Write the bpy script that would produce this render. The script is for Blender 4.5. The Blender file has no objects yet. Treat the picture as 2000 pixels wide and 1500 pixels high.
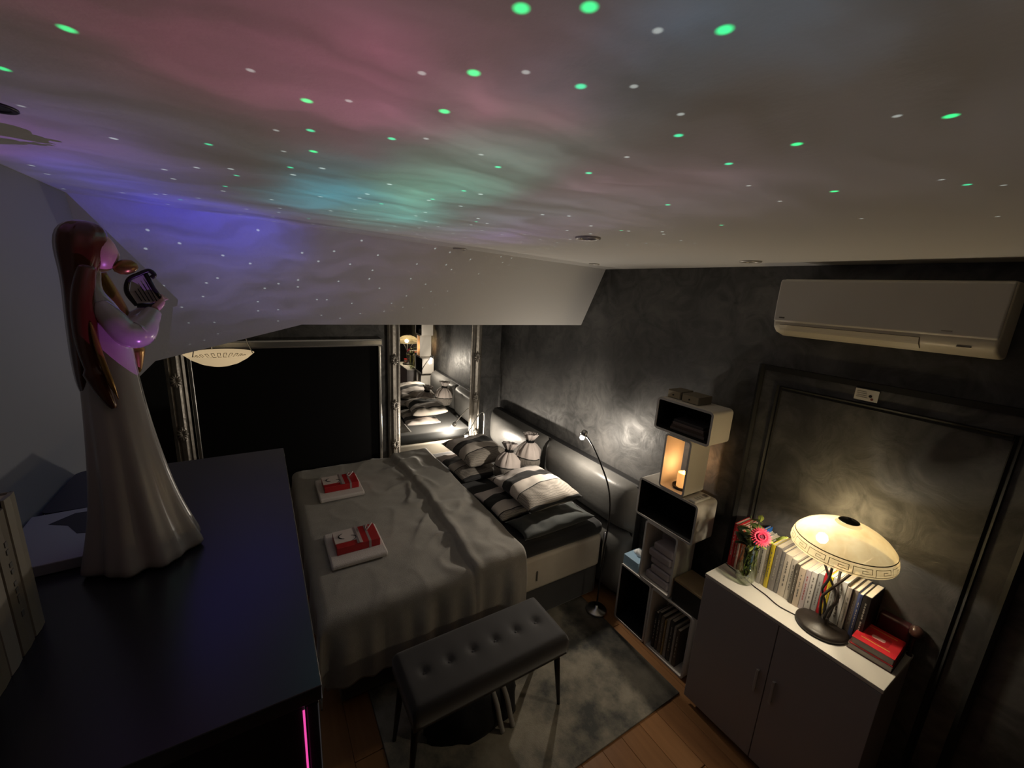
import bpy, bmesh, math, random
from mathutils import Vector, Matrix, noise, Euler
random.seed(7)
S = bpy.context.scene
COL = S.collection
PI = math.pi

# ------------------------------------------------------------------ camera
def R3(yaw, pitch, roll):
    cy, sy = math.cos(yaw), math.sin(yaw); cp, sp = math.cos(pitch), math.sin(pitch)
    cr, sr = math.cos(roll), math.sin(roll)
    f = Vector((cy*cp, sy*cp, -sp)); r = Vector((sy, -cy, 0)); d = f.cross(r)
    return cr*r + sr*d, -sr*r + cr*d, f
cam = bpy.data.cameras.new('camera'); camo = bpy.data.objects.new('camera', cam); COL.objects.link(camo)
r_, d_, f_ = R3(math.radians(-32.054), math.radians(12.938), math.radians(-3.218))
m = Matrix((( r_.x, -d_.x, -f_.x, 0), (r_.y, -d_.y, -f_.y, 0), (r_.z, -d_.z, -f_.z, 2.15), (0, 0, 0, 1)))
camo.matrix_world = m
cam.sensor_width = 36; cam.lens = 796.65/2000*36; cam.clip_start = .02
S.camera = camo

# ------------------------------------------------------------------ world, view
w = bpy.data.worlds.new('night'); S.world = w; w.use_nodes = True
w.node_tree.nodes['Background'].inputs[0].default_value = (.35, .4, .55, 1)
w.node_tree.nodes['Background'].inputs[1].default_value = .01
S.view_settings.view_transform = 'Standard'; S.view_settings.look = 'None'
S.view_settings.gamma = 1; S.view_settings.exposure = 0.0
S.view_settings.use_curve_mapping = False
S.cycles.max_bounces = 8; S.cycles.diffuse_bounces = 4; S.cycles.glossy_bounces = 5
S.cycles.transmission_bounces = 8; S.cycles.transparent_max_bounces = 16
S.cycles.sample_clamp_indirect = 4; S.cycles.use_denoising = True; S.cycles.use_adaptive_sampling = True; S.cycles.adaptive_threshold = .015
S.cycles.caustics_reflective = False; S.cycles.caustics_refractive = False; S.cycles.blur_glossy = .5

# ------------------------------------------------------------------ helpers
class NT:
    """small node-tree writer"""
    def __init__(s, nt): s.t = nt
    def n(s, kind, **kw):
        x = s.t.nodes.new(kind)
        for k, v in kw.items(): setattr(x, k, v)
        return x
    def l(s, a, b): s.t.links.new(a, b)
    def math(s, op, a, b=None, c=None, clamp=False):
        x = s.n('ShaderNodeMath', operation=op); x.use_clamp = clamp
        for i, v in enumerate((a, b, c)):
            if v is None: continue
            if isinstance(v, (int, float)): x.inputs[i].default_value = v
            else: s.l(v, x.inputs[i])
        return x.outputs[0]
    def vmath(s, op, a, b=None, scale=None):
        x = s.n('ShaderNodeVectorMath', operation=op)
        for i, v in enumerate((a, b)):
            if v is None: continue
            if isinstance(v, tuple): x.inputs[i].default_value = v
            else: s.l(v, x.inputs[i])
        if scale is not None:
            if isinstance(scale, (int, float)): x.inputs['Scale'].default_value = scale
            else: s.l(scale, x.inputs['Scale'])
        return x.outputs['Value'] if op in ('DISTANCE', 'LENGTH', 'DOT_PRODUCT') else x.outputs[0]

MATS = {}
def mat(name, col=(.5, .5, .5), rough=.5, metal=0, spec=.5, noise_amt=0, noise_scale=8, bump=0, bump_scale=60,
        trans=0, ior=1.45, emit=None, estr=0, sheen=0, coat=0, stretch=(1, 1, 1), rough_var=0):
    if name in MATS: return MATS[name]
    M = bpy.data.materials.new(name); M.use_nodes = True; MATS[name] = M
    T = NT(M.node_tree); p = M.node_tree.nodes['Principled BSDF']
    c4 = (*col, 1)
    p.inputs['Base Color'].default_value = c4; p.inputs['Roughness'].default_value = rough
    p.inputs['Metallic'].default_value = metal; p.inputs['Specular IOR Level'].default_value = spec
    p.inputs['Transmission Weight'].default_value = trans; p.inputs['IOR'].default_value = ior
    p.inputs['Sheen Weight'].default_value = sheen; p.inputs['Coat Weight'].default_value = coat
    if emit: p.inputs['Emission Color'].default_value = (*emit, 1); p.inputs['Emission Strength'].default_value = estr
    if noise_amt or bump or rough_var:
        tc = T.n('ShaderNodeTexCoord'); mp = T.n('ShaderNodeMapping'); mp.inputs['Scale'].default_value = stretch
        T.l(tc.outputs['Object'], mp.inputs[0])
        if noise_amt or rough_var:
            nz = T.n('ShaderNodeTexNoise'); nz.inputs['Scale'].default_value = noise_scale; nz.inputs['Detail'].default_value = 6
            T.l(mp.outputs[0], nz.inputs['Vector'])
            if noise_amt:
                mx = T.n('ShaderNodeMix', data_type='RGBA')
                mx.inputs[6].default_value = tuple(max(0, c*(1-noise_amt)) for c in col)+(1,)
                mx.inputs[7].default_value = tuple(min(1, c*(1+noise_amt)) for c in col)+(1,)
                T.l(nz.outputs['Fac'], mx.inputs[0]); T.l(mx.outputs[2], p.inputs['Base Color'])
            if rough_var:
                T.l(T.math('MULTIPLY_ADD', nz.outputs['Fac'], rough_var*2, rough-rough_var), p.inputs['Roughness'])
        if bump:
            nb = T.n('ShaderNodeTexNoise'); nb.inputs['Scale'].default_value = bump_scale; nb.inputs['Detail'].default_value = 4
            T.l(mp.outputs[0], nb.inputs['Vector'])
            b = T.n('ShaderNodeBump'); b.inputs['Strength'].default_value = bump; b.inputs['Distance'].default_value = .01
            T.l(nb.outputs['Fac'], b.inputs['Height']); T.l(b.outputs[0], p.inputs['Normal'])
    return M

def thing(name, label, cat, loc=(0, 0, 0), rotz=0, group=None):
    o = bpy.data.objects.new(name, None); COL.objects.link(o); o.empty_display_size = .05
    o.location = loc; o.rotation_euler = (0, 0, rotz); o['label'] = label; o['category'] = cat
    if group: o['group'] = group
    return o
def tag(o, label, cat, group=None):
    o['label'] = label; o['category'] = cat
    if group: o['group'] = group
    return o
def struct(o): o['kind'] = 'structure'; return o
def obj(name, bm, material, parent=None, smooth=False, bevel=0, seg=2, loc=None, rot=None, sub=0):
    """link a bmesh as one mesh object; geometry is in the parent's space"""
    me = bpy.data.meshes.new(name)
    bmesh.ops.recalc_face_normals(bm, faces=bm.faces)
    bm.to_mesh(me); bm.free()
    o = bpy.data.objects.new(name, me); COL.objects.link(o)
    if material is not None: me.materials.append(material)
    if parent is None and loc is None:      # put the origin at the base of the thing
        xs = [v.co for v in me.vertices]
        c = Vector(((min(v.x for v in xs)+max(v.x for v in xs))/2, (min(v.y for v in xs)+max(v.y for v in xs))/2, min(v.z for v in xs)))
        me.transform(Matrix.Translation(-c)); o.location = c
    if parent is not None: o.parent = parent
    if loc is not None: o.location = loc
    if rot is not None: o.rotation_euler = rot
    if smooth:
        for f in me.polygons: f.use_smooth = True
    if bevel:
        b = o.modifiers.new('bevel', 'BEVEL'); b.width = bevel; b.segments = seg; b.limit_method = 'ANGLE'; b.angle_limit = .6
        if smooth is False and seg > 1:
            for f in me.polygons: f.use_smooth = True
            wn = o.modifiers.new('wn', 'WEIGHTED_NORMAL'); wn.keep_sharp = False
    if sub:
        s = o.modifiers.new('sub', 'SUBSURF'); s.levels = sub; s.render_levels = sub
    return o
def share(name, src, parent=None, loc=(0, 0, 0), rot=(0, 0, 0), scale=(1, 1, 1)):
    o = src.copy(); o.name = name; COL.objects.link(o); o.parent = parent; o.location = loc; o.rotation_euler = rot; o.scale = scale
    return o
def copy_tree(o, parent=None):
    c = o.copy(); COL.objects.link(c); c.parent = parent
    for ch in o.children: copy_tree(ch, c)
    return c
def BM(): return bmesh.new()
def bx(bm, x0, x1, y0, y1, z0, z1):
    v = [bm.verts.new((x, y, z)) for x in (x0, x1) for y in (y0, y1) for z in (z0, z1)]
    for f in ((0, 1, 3, 2), (4, 6, 7, 5), (0, 4, 5, 1), (2, 3, 7, 6), (0, 2, 6, 4), (1, 5, 7, 3)):
        bm.faces.new([v[i] for i in f])
    return bm
def box(x0, x1, y0, y1, z0, z1): return bx(BM(), x0, x1, y0, y1, z0, z1)
def lathe(bm, prof, seg=32, c=(0, 0, 0), cap=True, ripple=None):
    rings = []
    for k, (r, z) in enumerate(prof):
        ring = []
        for i in range(seg):
            a = 2*PI*i/seg; rr = r*(ripple(a, z) if ripple else 1)
            ring.append(bm.verts.new((c[0]+rr*math.cos(a), c[1]+rr*math.sin(a), c[2]+z)))
        rings.append(ring)
    for a, b in zip(rings, rings[1:]):
        for i in range(seg): bm.faces.new((a[i], a[(i+1) % seg], b[(i+1) % seg], b[i]))
    if cap:
        bm.faces.new(rings[0][::-1]); bm.faces.new(rings[-1])
    return bm
def loft(bm, rings, seg=32, cap=True):
    """rings: list of point lists of equal length"""
    R = [[bm.verts.new(p) for p in r] for r in rings]
    n = len(R[0])
    for a, b in zip(R, R[1:]):
        for i in range(n): bm.faces.new((a[i], a[(i+1) % n], b[(i+1) % n], b[i]))
    if cap: bm.faces.new(R[0][::-1]); bm.faces.new(R[-1])
    return bm
def ell(cx, cy, z, rx, ry, n=32, f=None):
    return [(cx+rx*math.cos(2*PI*i/n)*(f(2*PI*i/n) if f else 1), cy+ry*math.sin(2*PI*i/n)*(f(2*PI*i/n) if f else 1), z) for i in range(n)]
def tube(bm, pts, rad, seg=8, cap=True):
    pts = [Vector(p) for p in pts]; n = len(pts)
    rads = rad if isinstance(rad, (list, tuple)) else [rad]*n
    t0 = (pts[1]-pts[0]).normalized(); up = Vector((0, 0, 1)) if abs(t0.z) < .9 else Vector((1, 0, 0))
    u = t0.cross(up).normalized(); rings = []
    for i, p in enumerate(pts):
        t = (pts[min(i+1, n-1)]-pts[max(i-1, 0)]).normalized()
        u = (u-t*u.dot(t)).normalized(); v = t.cross(u)
        rings.append([bm.verts.new(p+rads[i]*(math.cos(2*PI*k/seg)*u+math.sin(2*PI*k/seg)*v)) for k in range(seg)])
    for a, b in zip(rings, rings[1:]):
        for k in range(seg): bm.faces.new((a[k], a[(k+1) % seg], b[(k+1) % seg], b[k]))
    if cap: bm.faces.new(rings[0][::-1]); bm.faces.new(rings[-1])
    return bm
def spline(pts, n=8):
    P = [Vector(p) for p in pts]; out = []
    for i in range(len(P)-1):
        p0, p1, p2, p3 = P[max(i-1, 0)], P[i], P[i+1], P[min(i+2, len(P)-1)]
        for k in range(n):
            t = k/n
            out.append(.5*((2*p1)+(p2-p0)*t+(2*p0-5*p1+4*p2-p3)*t*t+(3*p1-p0-3*p2+p3)*t**3))
    out.append(P[-1]); return out
def prism(bm, poly, axis, a, b):
    """poly of 2-D points extruded along axis from a to b"""
    def P(q, t):
        return (t, q[0], q[1]) if axis == 'x' else (q[0], t, q[1]) if axis == 'y' else (q[0], q[1], t)
    A = [bm.verts.new(P(q, a)) for q in poly]; B = [bm.verts.new(P(q, b)) for q in poly]; n = len(poly)
    for i in range(n): bm.faces.new((A[i], A[(i+1) % n], B[(i+1) % n], B[i]))
    bm.faces.new(A[::-1]); bm.faces.new(B); return bm
def rrect(x0, x1, z0, z1, r, n=5):
    out = []
    for cx, cz, a0 in ((x1-r, z1-r, 0), (x0+r, z1-r, 90), (x0+r, z0+r, 180), (x1-r, z0+r, 270)):
        for k in range(n+1):
            a = math.radians(a0+90*k/n); out.append((cx+r*math.cos(a), cz+r*math.sin(a)))
    return out
def sstep(a, b, x):
    t = max(0, min(1, (x-a)/(b-a))); return t*t*(3-2*t)
def point(name, loc, col, power, radius=.02, parent=None):
    L = bpy.data.lights.new(name, 'POINT'); L.color = col; L.energy = power; L.shadow_soft_size = radius
    o = bpy.data.objects.new(name, L); COL.objects.link(o); o.location = loc
    if parent is not None: o.parent = parent
    return o

# ------------------------------------------------------------------ materials of the room
def stucco():
    M = bpy.data.materials.new('dark_stucco'); M.use_nodes = True; T = NT(M.node_tree); p = M.node_tree.nodes['Principled BSDF']
    tc = T.n('ShaderNodeTexCoord'); mp = T.n('ShaderNodeMapping'); mp.inputs['Scale'].default_value = (1, 1, 1.0)
    T.l(tc.outputs['Object'], mp.inputs[0])
    n1 = T.n('ShaderNodeTexNoise'); n1.inputs['Scale'].default_value = 7; n1.inputs['Detail'].default_value = 9; n1.inputs['Roughness'].default_value = .62
    n1.inputs['Distortion'].default_value = 1.6
    n2 = T.n('ShaderNodeTexNoise'); n2.inputs['Scale'].default_value = 2.6; n2.inputs['Detail'].default_value = 5
    T.l(mp.outputs[0], n1.inputs['Vector']); T.l(mp.outputs[0], n2.inputs['Vector'])
    k = T.math('MULTIPLY', n1.outputs['Fac'], n2.outputs['Fac'])
    cr = T.n('ShaderNodeValToRGB'); e = cr.color_ramp.elements
    e[0].position = .16; e[0].color = (.011, .0113, .0117, 1); e[1].position = .36; e[1].color = (.082, .080, .078, 1)
    T.l(k, cr.inputs[0]); T.l(cr.outputs[0], p.inputs['Base Color'])
    T.l(T.math('MULTIPLY_ADD', n1.outputs['Fac'], -.6, .88), p.inputs['Roughness'])
    b = T.n('ShaderNodeBump'); b.inputs['Strength'].default_value = .16; b.inputs['Distance'].default_value = .02
    T.l(n1.outputs['Fac'], b.inputs['Height']); T.l(b.outputs[0], p.inputs['Normal'])
    p.inputs['Specular IOR Level'].default_value = .9
    return M
STUCCO = stucco()
PAINT = mat('white_paint', (.68, .67, .655), .75, spec=.25, bump=.05, bump_scale=90)
DARKPAINT = mat('dark_paint', (.022, .022, .023), .55, bump=.1, bump_scale=30)
REAR = mat('rear_wall_paint', (.09, .085, .085), .8)
BLACK = mat('black_matte', (.006, .006, .006), .7, spec=.2)
BLACKM = mat('black_metal', (.012, .010, .010), .42, spec=.5)
WHITE = mat('white_lacquer', (.74, .71, .66), .38, noise_amt=.02)
CHROME = mat('brushed_steel', (.55, .55, .54), .28, metal=1)
SILVER = mat('aged_silver', (.30, .28, .25), .4, metal=.7, noise_amt=.35, noise_scale=25, bump=.3, bump_scale=40)

# ------------------------------------------------------------------ the room
CE = 2.335; YB = -2.18; XW = 3.75; YL = .41; YR = 1.35; XR = -1.3
FLOORM = mat('subfloor', (.05, .035, .02), .8)
fl = struct(obj('floor', box(XR, XW, YB, YR, -.08, -.012), FLOORM))
WOODS = [mat('oak_plank_%d' % i, c, .38, noise_amt=.3, noise_scale=3, stretch=(1.2, 14, 1), bump=.05, bump_scale=20)
         for i, c in enumerate([(.27, .13, .052), (.30, .147, .06), (.245, .115, .046)])]
pl0 = [obj('plank', box(-.608, .608, -.0645, .0645, -.012, 0), WOODS[i], fl, bevel=.0015, seg=1) for i in range(3)]
for o in pl0: o.matrix_parent_inverse = fl.matrix_world.inverted()
first = [True]*3; pi_ = 0
flm = Matrix.Translation(-fl.location)
for r in range(28):
    y = YB+.065+r*.13
    off = (r % 3)*.41
    x = XR-off
    while x < XW:
        x0, x1 = max(x, XR), min(x+1.22, XW)
        if x1-x0 > .08:
            k = pi_ % 3; pi_ += (1 if r % 2 else 2)
            if first[k]: o = pl0[k]; first[k] = False
            else: o = pl0[k].copy(); COL.objects.link(o)
            o.name = 'plank'; o.parent = fl; o.matrix_parent_inverse = Matrix.Identity(4)
            o.location = Vector(((x0+x1)/2, y, 0))-fl.location; o.scale = ((x1-x0-.004)/1.216, 1, 1)
        x += 1.22
struct(obj('ceiling', box(XR, XW, YB, YR, CE, CE+.08), PAINT))
wb = struct(obj('wall_back', box(XR, XW+.1, YB-.1, YB, -.08, CE+.08), STUCCO))
struct(obj('wall_rear', box(XR-.1, XR, YB, YR, -.08, CE), REAR))
# window wall with its opening
WY0, WY1, WZ0, WZ1 = -.86, .41, .42, 1.58
b = BM()
bx(b, XW, XW+.12, YB, WY0, -.08, CE); bx(b, XW, XW+.12, WY1, YR, -.08, CE)
bx(b, XW, XW+.12, WY0, WY1, -.08, WZ0); bx(b, XW, XW+.12, WY0, WY1, WZ1, CE)
struct(obj('wall_front', b, STUCCO))
win = struct(obj('window_1', box(XW+.05, XW+.056, WY0+.05, WY1-.05, WZ0+.05, WZ1-.05), mat('night_glass', (.02, .025, .03), .05, spec=.6)))
b = BM()
for a in ((WY0, WY1, WZ0, WZ0+.05), (WY0, WY1, WZ1-.05, WZ1), (WY0, WY0+.05, WZ0+.05, WZ1-.05), (WY1-.05, WY1, WZ0+.05, WZ1-.05)):
    bx(b, XW+.02, XW+.08, *a)
o = obj('window_frame', b, mat('window_pvc', (.5, .5, .5), .4), None); wl = o.location.copy(); o.parent = win; o.location = wl-win.location
struct(obj('wall_left', box(XR, 1.9, YL, YL+.1, -.08, CE), mat('left_wall_paint', (.30, .315, .34), .8, spec=.2)))  # even tone, darker and bluer than the white paint on the slope
struct(obj('wall_recess', box(1.8, XW, YR, YR+.1, -.08, CE), STUCCO))
struct(obj('wall_recess_side', box(1.80, 1.9, YL+.1, YR, -.08, CE), DARKPAINT))
# sloping bulkhead over the foot of the bed
A = Vector((2.277, YB, 2.349)); B = Vector((2.497, YB, 1.909)); C = Vector((1.585, YL, 2.349))
P1 = Vector((1.929, -.152, 1.961)); P2 = Vector((1.864, .324, 1.837)); P3 = Vector((1.881, .384, 1.771))
nrm = (B-A).cross(C-A).normalized()
if nrm.x < 0: nrm = -nrm
D = C+(P3-P2)*0+Vector((.01, 0, 0)); P4 = P3+(P3-P2)*.35
poly = [A, B, P1, P2, P3, Vector((1.895, YL+.02, 1.74)), C+Vector((0, .02, 0))]
bb = BM(); va = [bb.verts.new(p) for p in poly]; vb = [bb.verts.new(p+nrm*.09) for p in poly]
bb.faces.new(va); bb.faces.new(vb[::-1])
for i in range(len(poly)): bb.faces.new((va[i], vb[i], vb[(i+1) % len(poly)], va[(i+1) % len(poly)]))
struct(obj('wall_slope', bb, PAINT))

# painted-over door in the dark wall
def door():
    d = struct(obj('door_1', box(.13, 1.055, YB, YB+.012, 0, 1.83), STUCCO))
    def add(name, bm, mt):
        o = obj(name, bm, mt); w0 = o.location.copy(); o.parent = d; o.location = w0-d.location; return o
    g = mat('dark_gloss_paint', (.018, .018, .018), .6, spec=.3)
    add('casing', prism(BM(), [(YB, 1.055), (YB+.03, 1.055), (YB+.034, 1.067), (YB+.03, 1.08), (YB, 1.08)][0:0] or [(1.055, YB), (1.055, YB+.022), (1.068, YB+.03), (1.082, YB+.022), (1.082, YB)], 'z', 0, 1.855), g)
    add('casing', prism(BM(), [(.103, YB), (.103, YB+.022), (.117, YB+.03), (.13, YB+.022), (.13, YB)], 'z', 0, 1.855), g)
    add('casing', box(.13, 1.055, YB, YB+.025, 1.83, 1.855), g)
    for x0, x1 in ((.96, .985), (.195, .22)):
        add('panel_moulding', prism(BM(), [(x0, YB+.012), (x0+.004, YB+.022), ((x0+x1)/2, YB+.017), (x1-.004, YB+.024), (x1, YB+.012)], 'z', .3, 1.765), g)
    add('panel_moulding', prism(BM(), [(YB+.012, 1.74), (YB+.022, 1.744), (YB+.017, 1.752), (YB+.024, 1.761), (YB+.012, 1.765)], 'x', .22, .96), g)
    return d
door()

# ------------------------------------------------------------------ galaxy projector (its light makes the ceiling colours)
PX, PY, PZ = .45, -.55, .85
G1 = [(.047,.448),(-.115,.259),(-.134,.235),(-.160,.174),(-.050,.251),(.061,.330),(.013,.244),(.190,.312),(-.112,-.002),(-.195,-.019),(-.071,-.177),(.142,.504),(.357,.612)]
G2 = [(-.077,.191),(.126,.321),(.241,.401),(.098,.259),(.277,.327),(-.065,.081),(.376,.382),(-.051,-.010),(.059,.063),(.233,.127),(.317,.139),(.099,-.115),(-.162,-.229),(.676,.475),(.417,.188),(.717,.265),(.136,-.299),(.470,.399),(.107,.146),(.451,.0),(.307,-.242)]
W1 = [(-.141,.198),(-.070,.227),(-.097,.166),(-.090,.112),(-.175,.005),(.231,.524),(.147,.346),(.041,.305),(-.030,.276),(.035,.364),(.212,.337),(.077,.235),(.083,.178),(-.003,.072),(-.152,-.193),(-.182,-.252),(-.034,-.361),(-.149,-.438),(-.010,-.187),(-.023,-.094),(-.084,.056),(-.206,.091),(-.030,.012),(.527,.494),(.759,.581),(.121,.054),(.039,-.105),(.049,-.196),(.181,-.104),(.158,-.124),(.433,.479),(.141,.077),(-.008,-.545),(.332,.418)]
# nebula patches: u, v, half-size u, half-size v, colour
NEB = [(.02,.40,.08,.07,(.15,.018,.052)), (-.04,.32,.08,.06,(.16,.030,.066)), (.06,.29,.06,.05,(.15,.034,.072)), (-.01,.205,.07,.035,(.19,.05,.085)),
       (.30,.52,.12,.07,(.08,.045,.15)), (.48,.58,.14,.08,(.06,.045,.30)), (.36,.66,.07,.07,(.36,.05,.32)), (.72,.52,.16,.08,(.045,.04,.98)), (.82,.38,.12,.08,(.05,.06,.75)), (.43,.27,.14,.055,(.04,.44,.56)),
       (.28,.16,.14,.05,(.12,.36,.25)), (.52,.14,.18,.055,(.09,.46,.40)), (.10,.17,.09,.06,(.11,.13,.12)), (.55,.0,.22,.08,(.08,.13,.15)), (.60,-.13,.16,.08,(.16,.09,.28)), (.06,.01,.08,.07,(.11,.055,.07)),
       (-.14,.175,.05,.04,(.02,.06,.10)), (1.08,.50,.35,.28,(.10,.08,.22)), (1.05,.10,.30,.25,(.09,.06,.10)), (.2,-.1,.2,.12,(.08,.06,.075)), (.05,.25,.5,.38,(.046,.042,.044))]
def projector_light(parent):
    L = bpy.data.lights.new('projector_light', 'POINT'); L.energy = 100; L.shadow_soft_size = 0.0; L.use_nodes = True
    o = bpy.data.objects.new('projector_light', L); COL.objects.link(o); o.parent = parent; o.location = (0, 0, .15)
    T = NT(L.node_tree); em = L.node_tree.nodes['Emission']
    tc = T.n('ShaderNodeTexCoord'); sp = T.n('ShaderNodeSeparateXYZ'); T.l(tc.outputs['Normal'], sp.inputs[0])
    z = T.math('MAXIMUM', sp.outputs[2], .02)
    cb = T.n('ShaderNodeCombineXYZ'); T.l(T.math('DIVIDE', sp.outputs[0], z), cb.inputs[0]); T.l(T.math('DIVIDE', sp.outputs[1], z), cb.inputs[1])
    uv = cb.outputs[0]
    # streaky warp
    nz = T.n('ShaderNodeTexNoise'); nz.inputs['Scale'].default_value = 5; nz.inputs['Detail'].default_value = 4; T.l(uv, nz.inputs['Vector'])
    wv = T.vmath('ADD', uv, T.vmath('SCALE', T.vmath('SUBTRACT', nz.outputs['Color'], (.5, .5, .5)), scale=.2))
    mp = T.n('ShaderNodeMapping'); mp.inputs['Rotation'].default_value = (0, 0, .55); mp.inputs['Scale'].default_value = (14, 4.5, 1); T.l(wv, mp.inputs[0])
    st = T.n('ShaderNodeTexNoise'); st.inputs['Scale'].default_value = 1.0; st.inputs['Detail'].default_value = 3; T.l(mp.outputs[0], st.inputs['Vector'])
    streak = T.math('MULTIPLY_ADD', st.outputs['Fac'], 2.6, -.32, clamp=False)
    acc = None
    for u, v, a, c, colr in NEB:
        q = T.n('ShaderNodeVectorMath', operation='MULTIPLY_ADD'); T.l(wv, q.inputs[0]); k = 2.6
        q.inputs[1].default_value = (1/a/k, 1/c/k, 0); q.inputs[2].default_value = (-u/a/k, -v/c/k, 0)
        g = T.n('ShaderNodeTexGradient', gradient_type='QUADRATIC_SPHERE'); T.l(q.outputs[0], g.inputs[0])
        s = T.n('ShaderNodeVectorMath', operation='MULTIPLY_ADD'); T.l(g.outputs['Fac'], s.inputs[0])
        s.inputs[1].default_value = tuple(.95*x for x in colr); s.inputs[2].default_value = (0, 0, 0)
        if acc is not None: T.l(acc, s.inputs[2])
        acc = s.outputs[0]
    acc = T.vmath('SCALE', acc, scale=streak)
    def stars(lst, rad, colr, acc):
        mn = None
        for u, v in lst:
            d = T.vmath('DISTANCE', uv, (u, v, 0)); mn = d if mn is None else T.math('MINIMUM', mn, d)
        mr = T.n('ShaderNodeMapRange', interpolation_type='SMOOTHSTEP'); mr.inputs[1].default_value = rad; mr.inputs[2].default_value = rad*.35
        mr.inputs[3].default_value = 0; mr.inputs[4].default_value = 1; T.l(mn, mr.inputs[0])
        return T.vmath('ADD', acc, T.vmath('SCALE', colr, scale=mr.outputs[0]))
    acc = stars(G1, .0052, (.01, 1.5, .42), acc); acc = stars(G2, .0046, (.02, 1.1, .5), acc); acc = stars(W1[:20], .0034, (.36, .40, .38), acc)
    # the many faint stars further out
    vo = T.n('ShaderNodeTexVoronoi'); vo.voronoi_dimensions = '2D'; vo.inputs['Scale'].default_value = 11; T.l(uv, vo.inputs['Vector'])
    mr = T.n('ShaderNodeMapRange', interpolation_type='SMOOTHSTEP'); mr.inputs[1].default_value = .05; mr.inputs[2].default_value = .02
    mr.inputs[3].default_value = 0; mr.inputs[4].default_value = 1; T.l(vo.outputs['Distance'], mr.inputs[0])
    far = T.math('GREATER_THAN', sp.outputs[0], .22)
    acc = T.vmath('ADD', acc, T.vmath('SCALE', (.55, .66, .64), scale=T.math('MULTIPLY', mr.outputs[0], far)))
    # lens: the pattern fades out towards the rim of the cone
    lim = T.n('ShaderNodeMapRange', interpolation_type='SMOOTHSTEP'); lim.inputs[1].default_value = 1.75; lim.inputs[2].default_value = .95
    lim.inputs[3].default_value = 0; lim.inputs[4].default_value = 1; T.l(T.vmath('LENGTH', uv), lim.inputs[0])
    lim2 = T.n('ShaderNodeMapRange', interpolation_type='SMOOTHSTEP'); lim2.inputs[1].default_value = -.85; lim2.inputs[2].default_value = -.35
    lim2.inputs[3].default_value = 0; lim2.inputs[4].default_value = 1
    sv = T.n('ShaderNodeSeparateXYZ'); T.l(uv, sv.inputs[0]); T.l(sv.outputs[1], lim2.inputs[0])
    acc = T.vmath('SCALE', acc, scale=T.math('MULTIPLY', lim.outputs[0], lim2.outputs[0]))
    # even illumination of the flat ceiling: undo the cosine fall-off of the projection lens
    T.l(acc, em.inputs[0]); em.inputs[1].default_value = 1.0
    return o
pj = thing('star_projector', 'small black star projector standing on the round black stool', 'projector', (PX, PY, PZ-.15))
obj('housing', lathe(BM(), [(.045, 0), (.055, .005), (.06, .05), (.055, .09), (.04, .115), (.03, .125)], 32), BLACKM, pj, smooth=True)
obj('lens', lathe(BM(), [(.028, .125), (.026, .131), (.012, .136), (.001, .138)], 24), mat('lens_glass', (.05, .06, .08), .05), pj, smooth=True)
projector_light(pj)
sto = thing('stool', 'round black stool carrying the star projector', 'stool', (PX, PY, 0))
obj('seat', lathe(BM(), [(.12, .67), (.14, .675), (.14, .695), (.13, .70)], 32), BLACKM, sto)
for k in range(4):
    a = PI/4+k*PI/2
    obj('leg', tube(BM(), [(.09*math.cos(a), .09*math.sin(a), .675), (.15*math.cos(a), .15*math.sin(a), 0)], .011, 8), BLACKM, sto)
# ------------------------------------------------------------------ bed
VELVET = mat('grey_velvet', (.055, .055, .056), .75, sheen=.4, noise_amt=.35, noise_scale=5)
LEATHER = mat('grey_leather', (.12, .118, .112), .40, noise_amt=.3, noise_scale=6, bump=.08, bump_scale=40)
SHEET = mat('black_sheet', (.010, .011, .012), .85, sheen=.3)
MATTR = mat('cream_mattress', (.62, .57, .48), .8, noise_amt=.06, noise_scale=20)
bed = thing('bed', 'wide bed with dark grey leather headboard, cream mattress side and black sheet', 'bed', (2.63, -1.1, 0))
def BL(o): return o
ox, oy = 2.63, -1.1
obj('base', box(1.84-ox, 3.44-ox, -1.97-oy, -.22-oy, .02, .25), VELVET, bed, bevel=.015)
obj('mattress', box(1.82-ox, 3.46-ox, -1.97-oy, -.20-oy, .25, .505), MATTR, bed, bevel=.03, seg=4)
obj('sheet', box(1.815-ox, 3.465-ox, -1.975-oy, -.195-oy, .50, .60), SHEET, bed, bevel=.045, seg=5)
for y in (-1.41,):
    obj('mattress_handle', box(1.812-ox, 1.822-ox, y-.004-oy, y+.004-oy, .33, .40), mat('handle_tape', (.2, .19, .17), .8), bed)
obj('corner_post', tube(BM(), [(1.80-ox, -1.972-oy, .25), (1.80-ox, -1.972-oy, .53)], .012, 10), CHROME, bed, smooth=True)
hb = obj('headboard', box(1.66-ox, 3.66-ox, -2.165-oy, -2.09-oy, .02, .92), mat('headboard_back', (.012, .012, .013), .5), bed, bevel=.02, seg=3)
def cushion_panel(x0, x1, z0, z1, y0, thick):
    bm = BM(); nx, nz = 28, 14; V = []
    for j in range(nz+1):
        row = []
        for i in range(nx+1):
            u, v = i/nx*2-1, j/nz*2-1
            t = (max(0, 1-abs(u)**6)*max(0, 1-abs(v)**4))**.5
            row.append(bm.verts.new((x0+(x1-x0)*i/nx, y0+thick*t, z0+(z1-z0)*j/nz+.012*t*(v > .6))))
        V.append(row)
    for j in range(nz):
        for i in range(nx): bm.faces.new((V[j][i], V[j][i+1], V[j+1][i+1], V[j+1][i]))
    return bm
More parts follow.
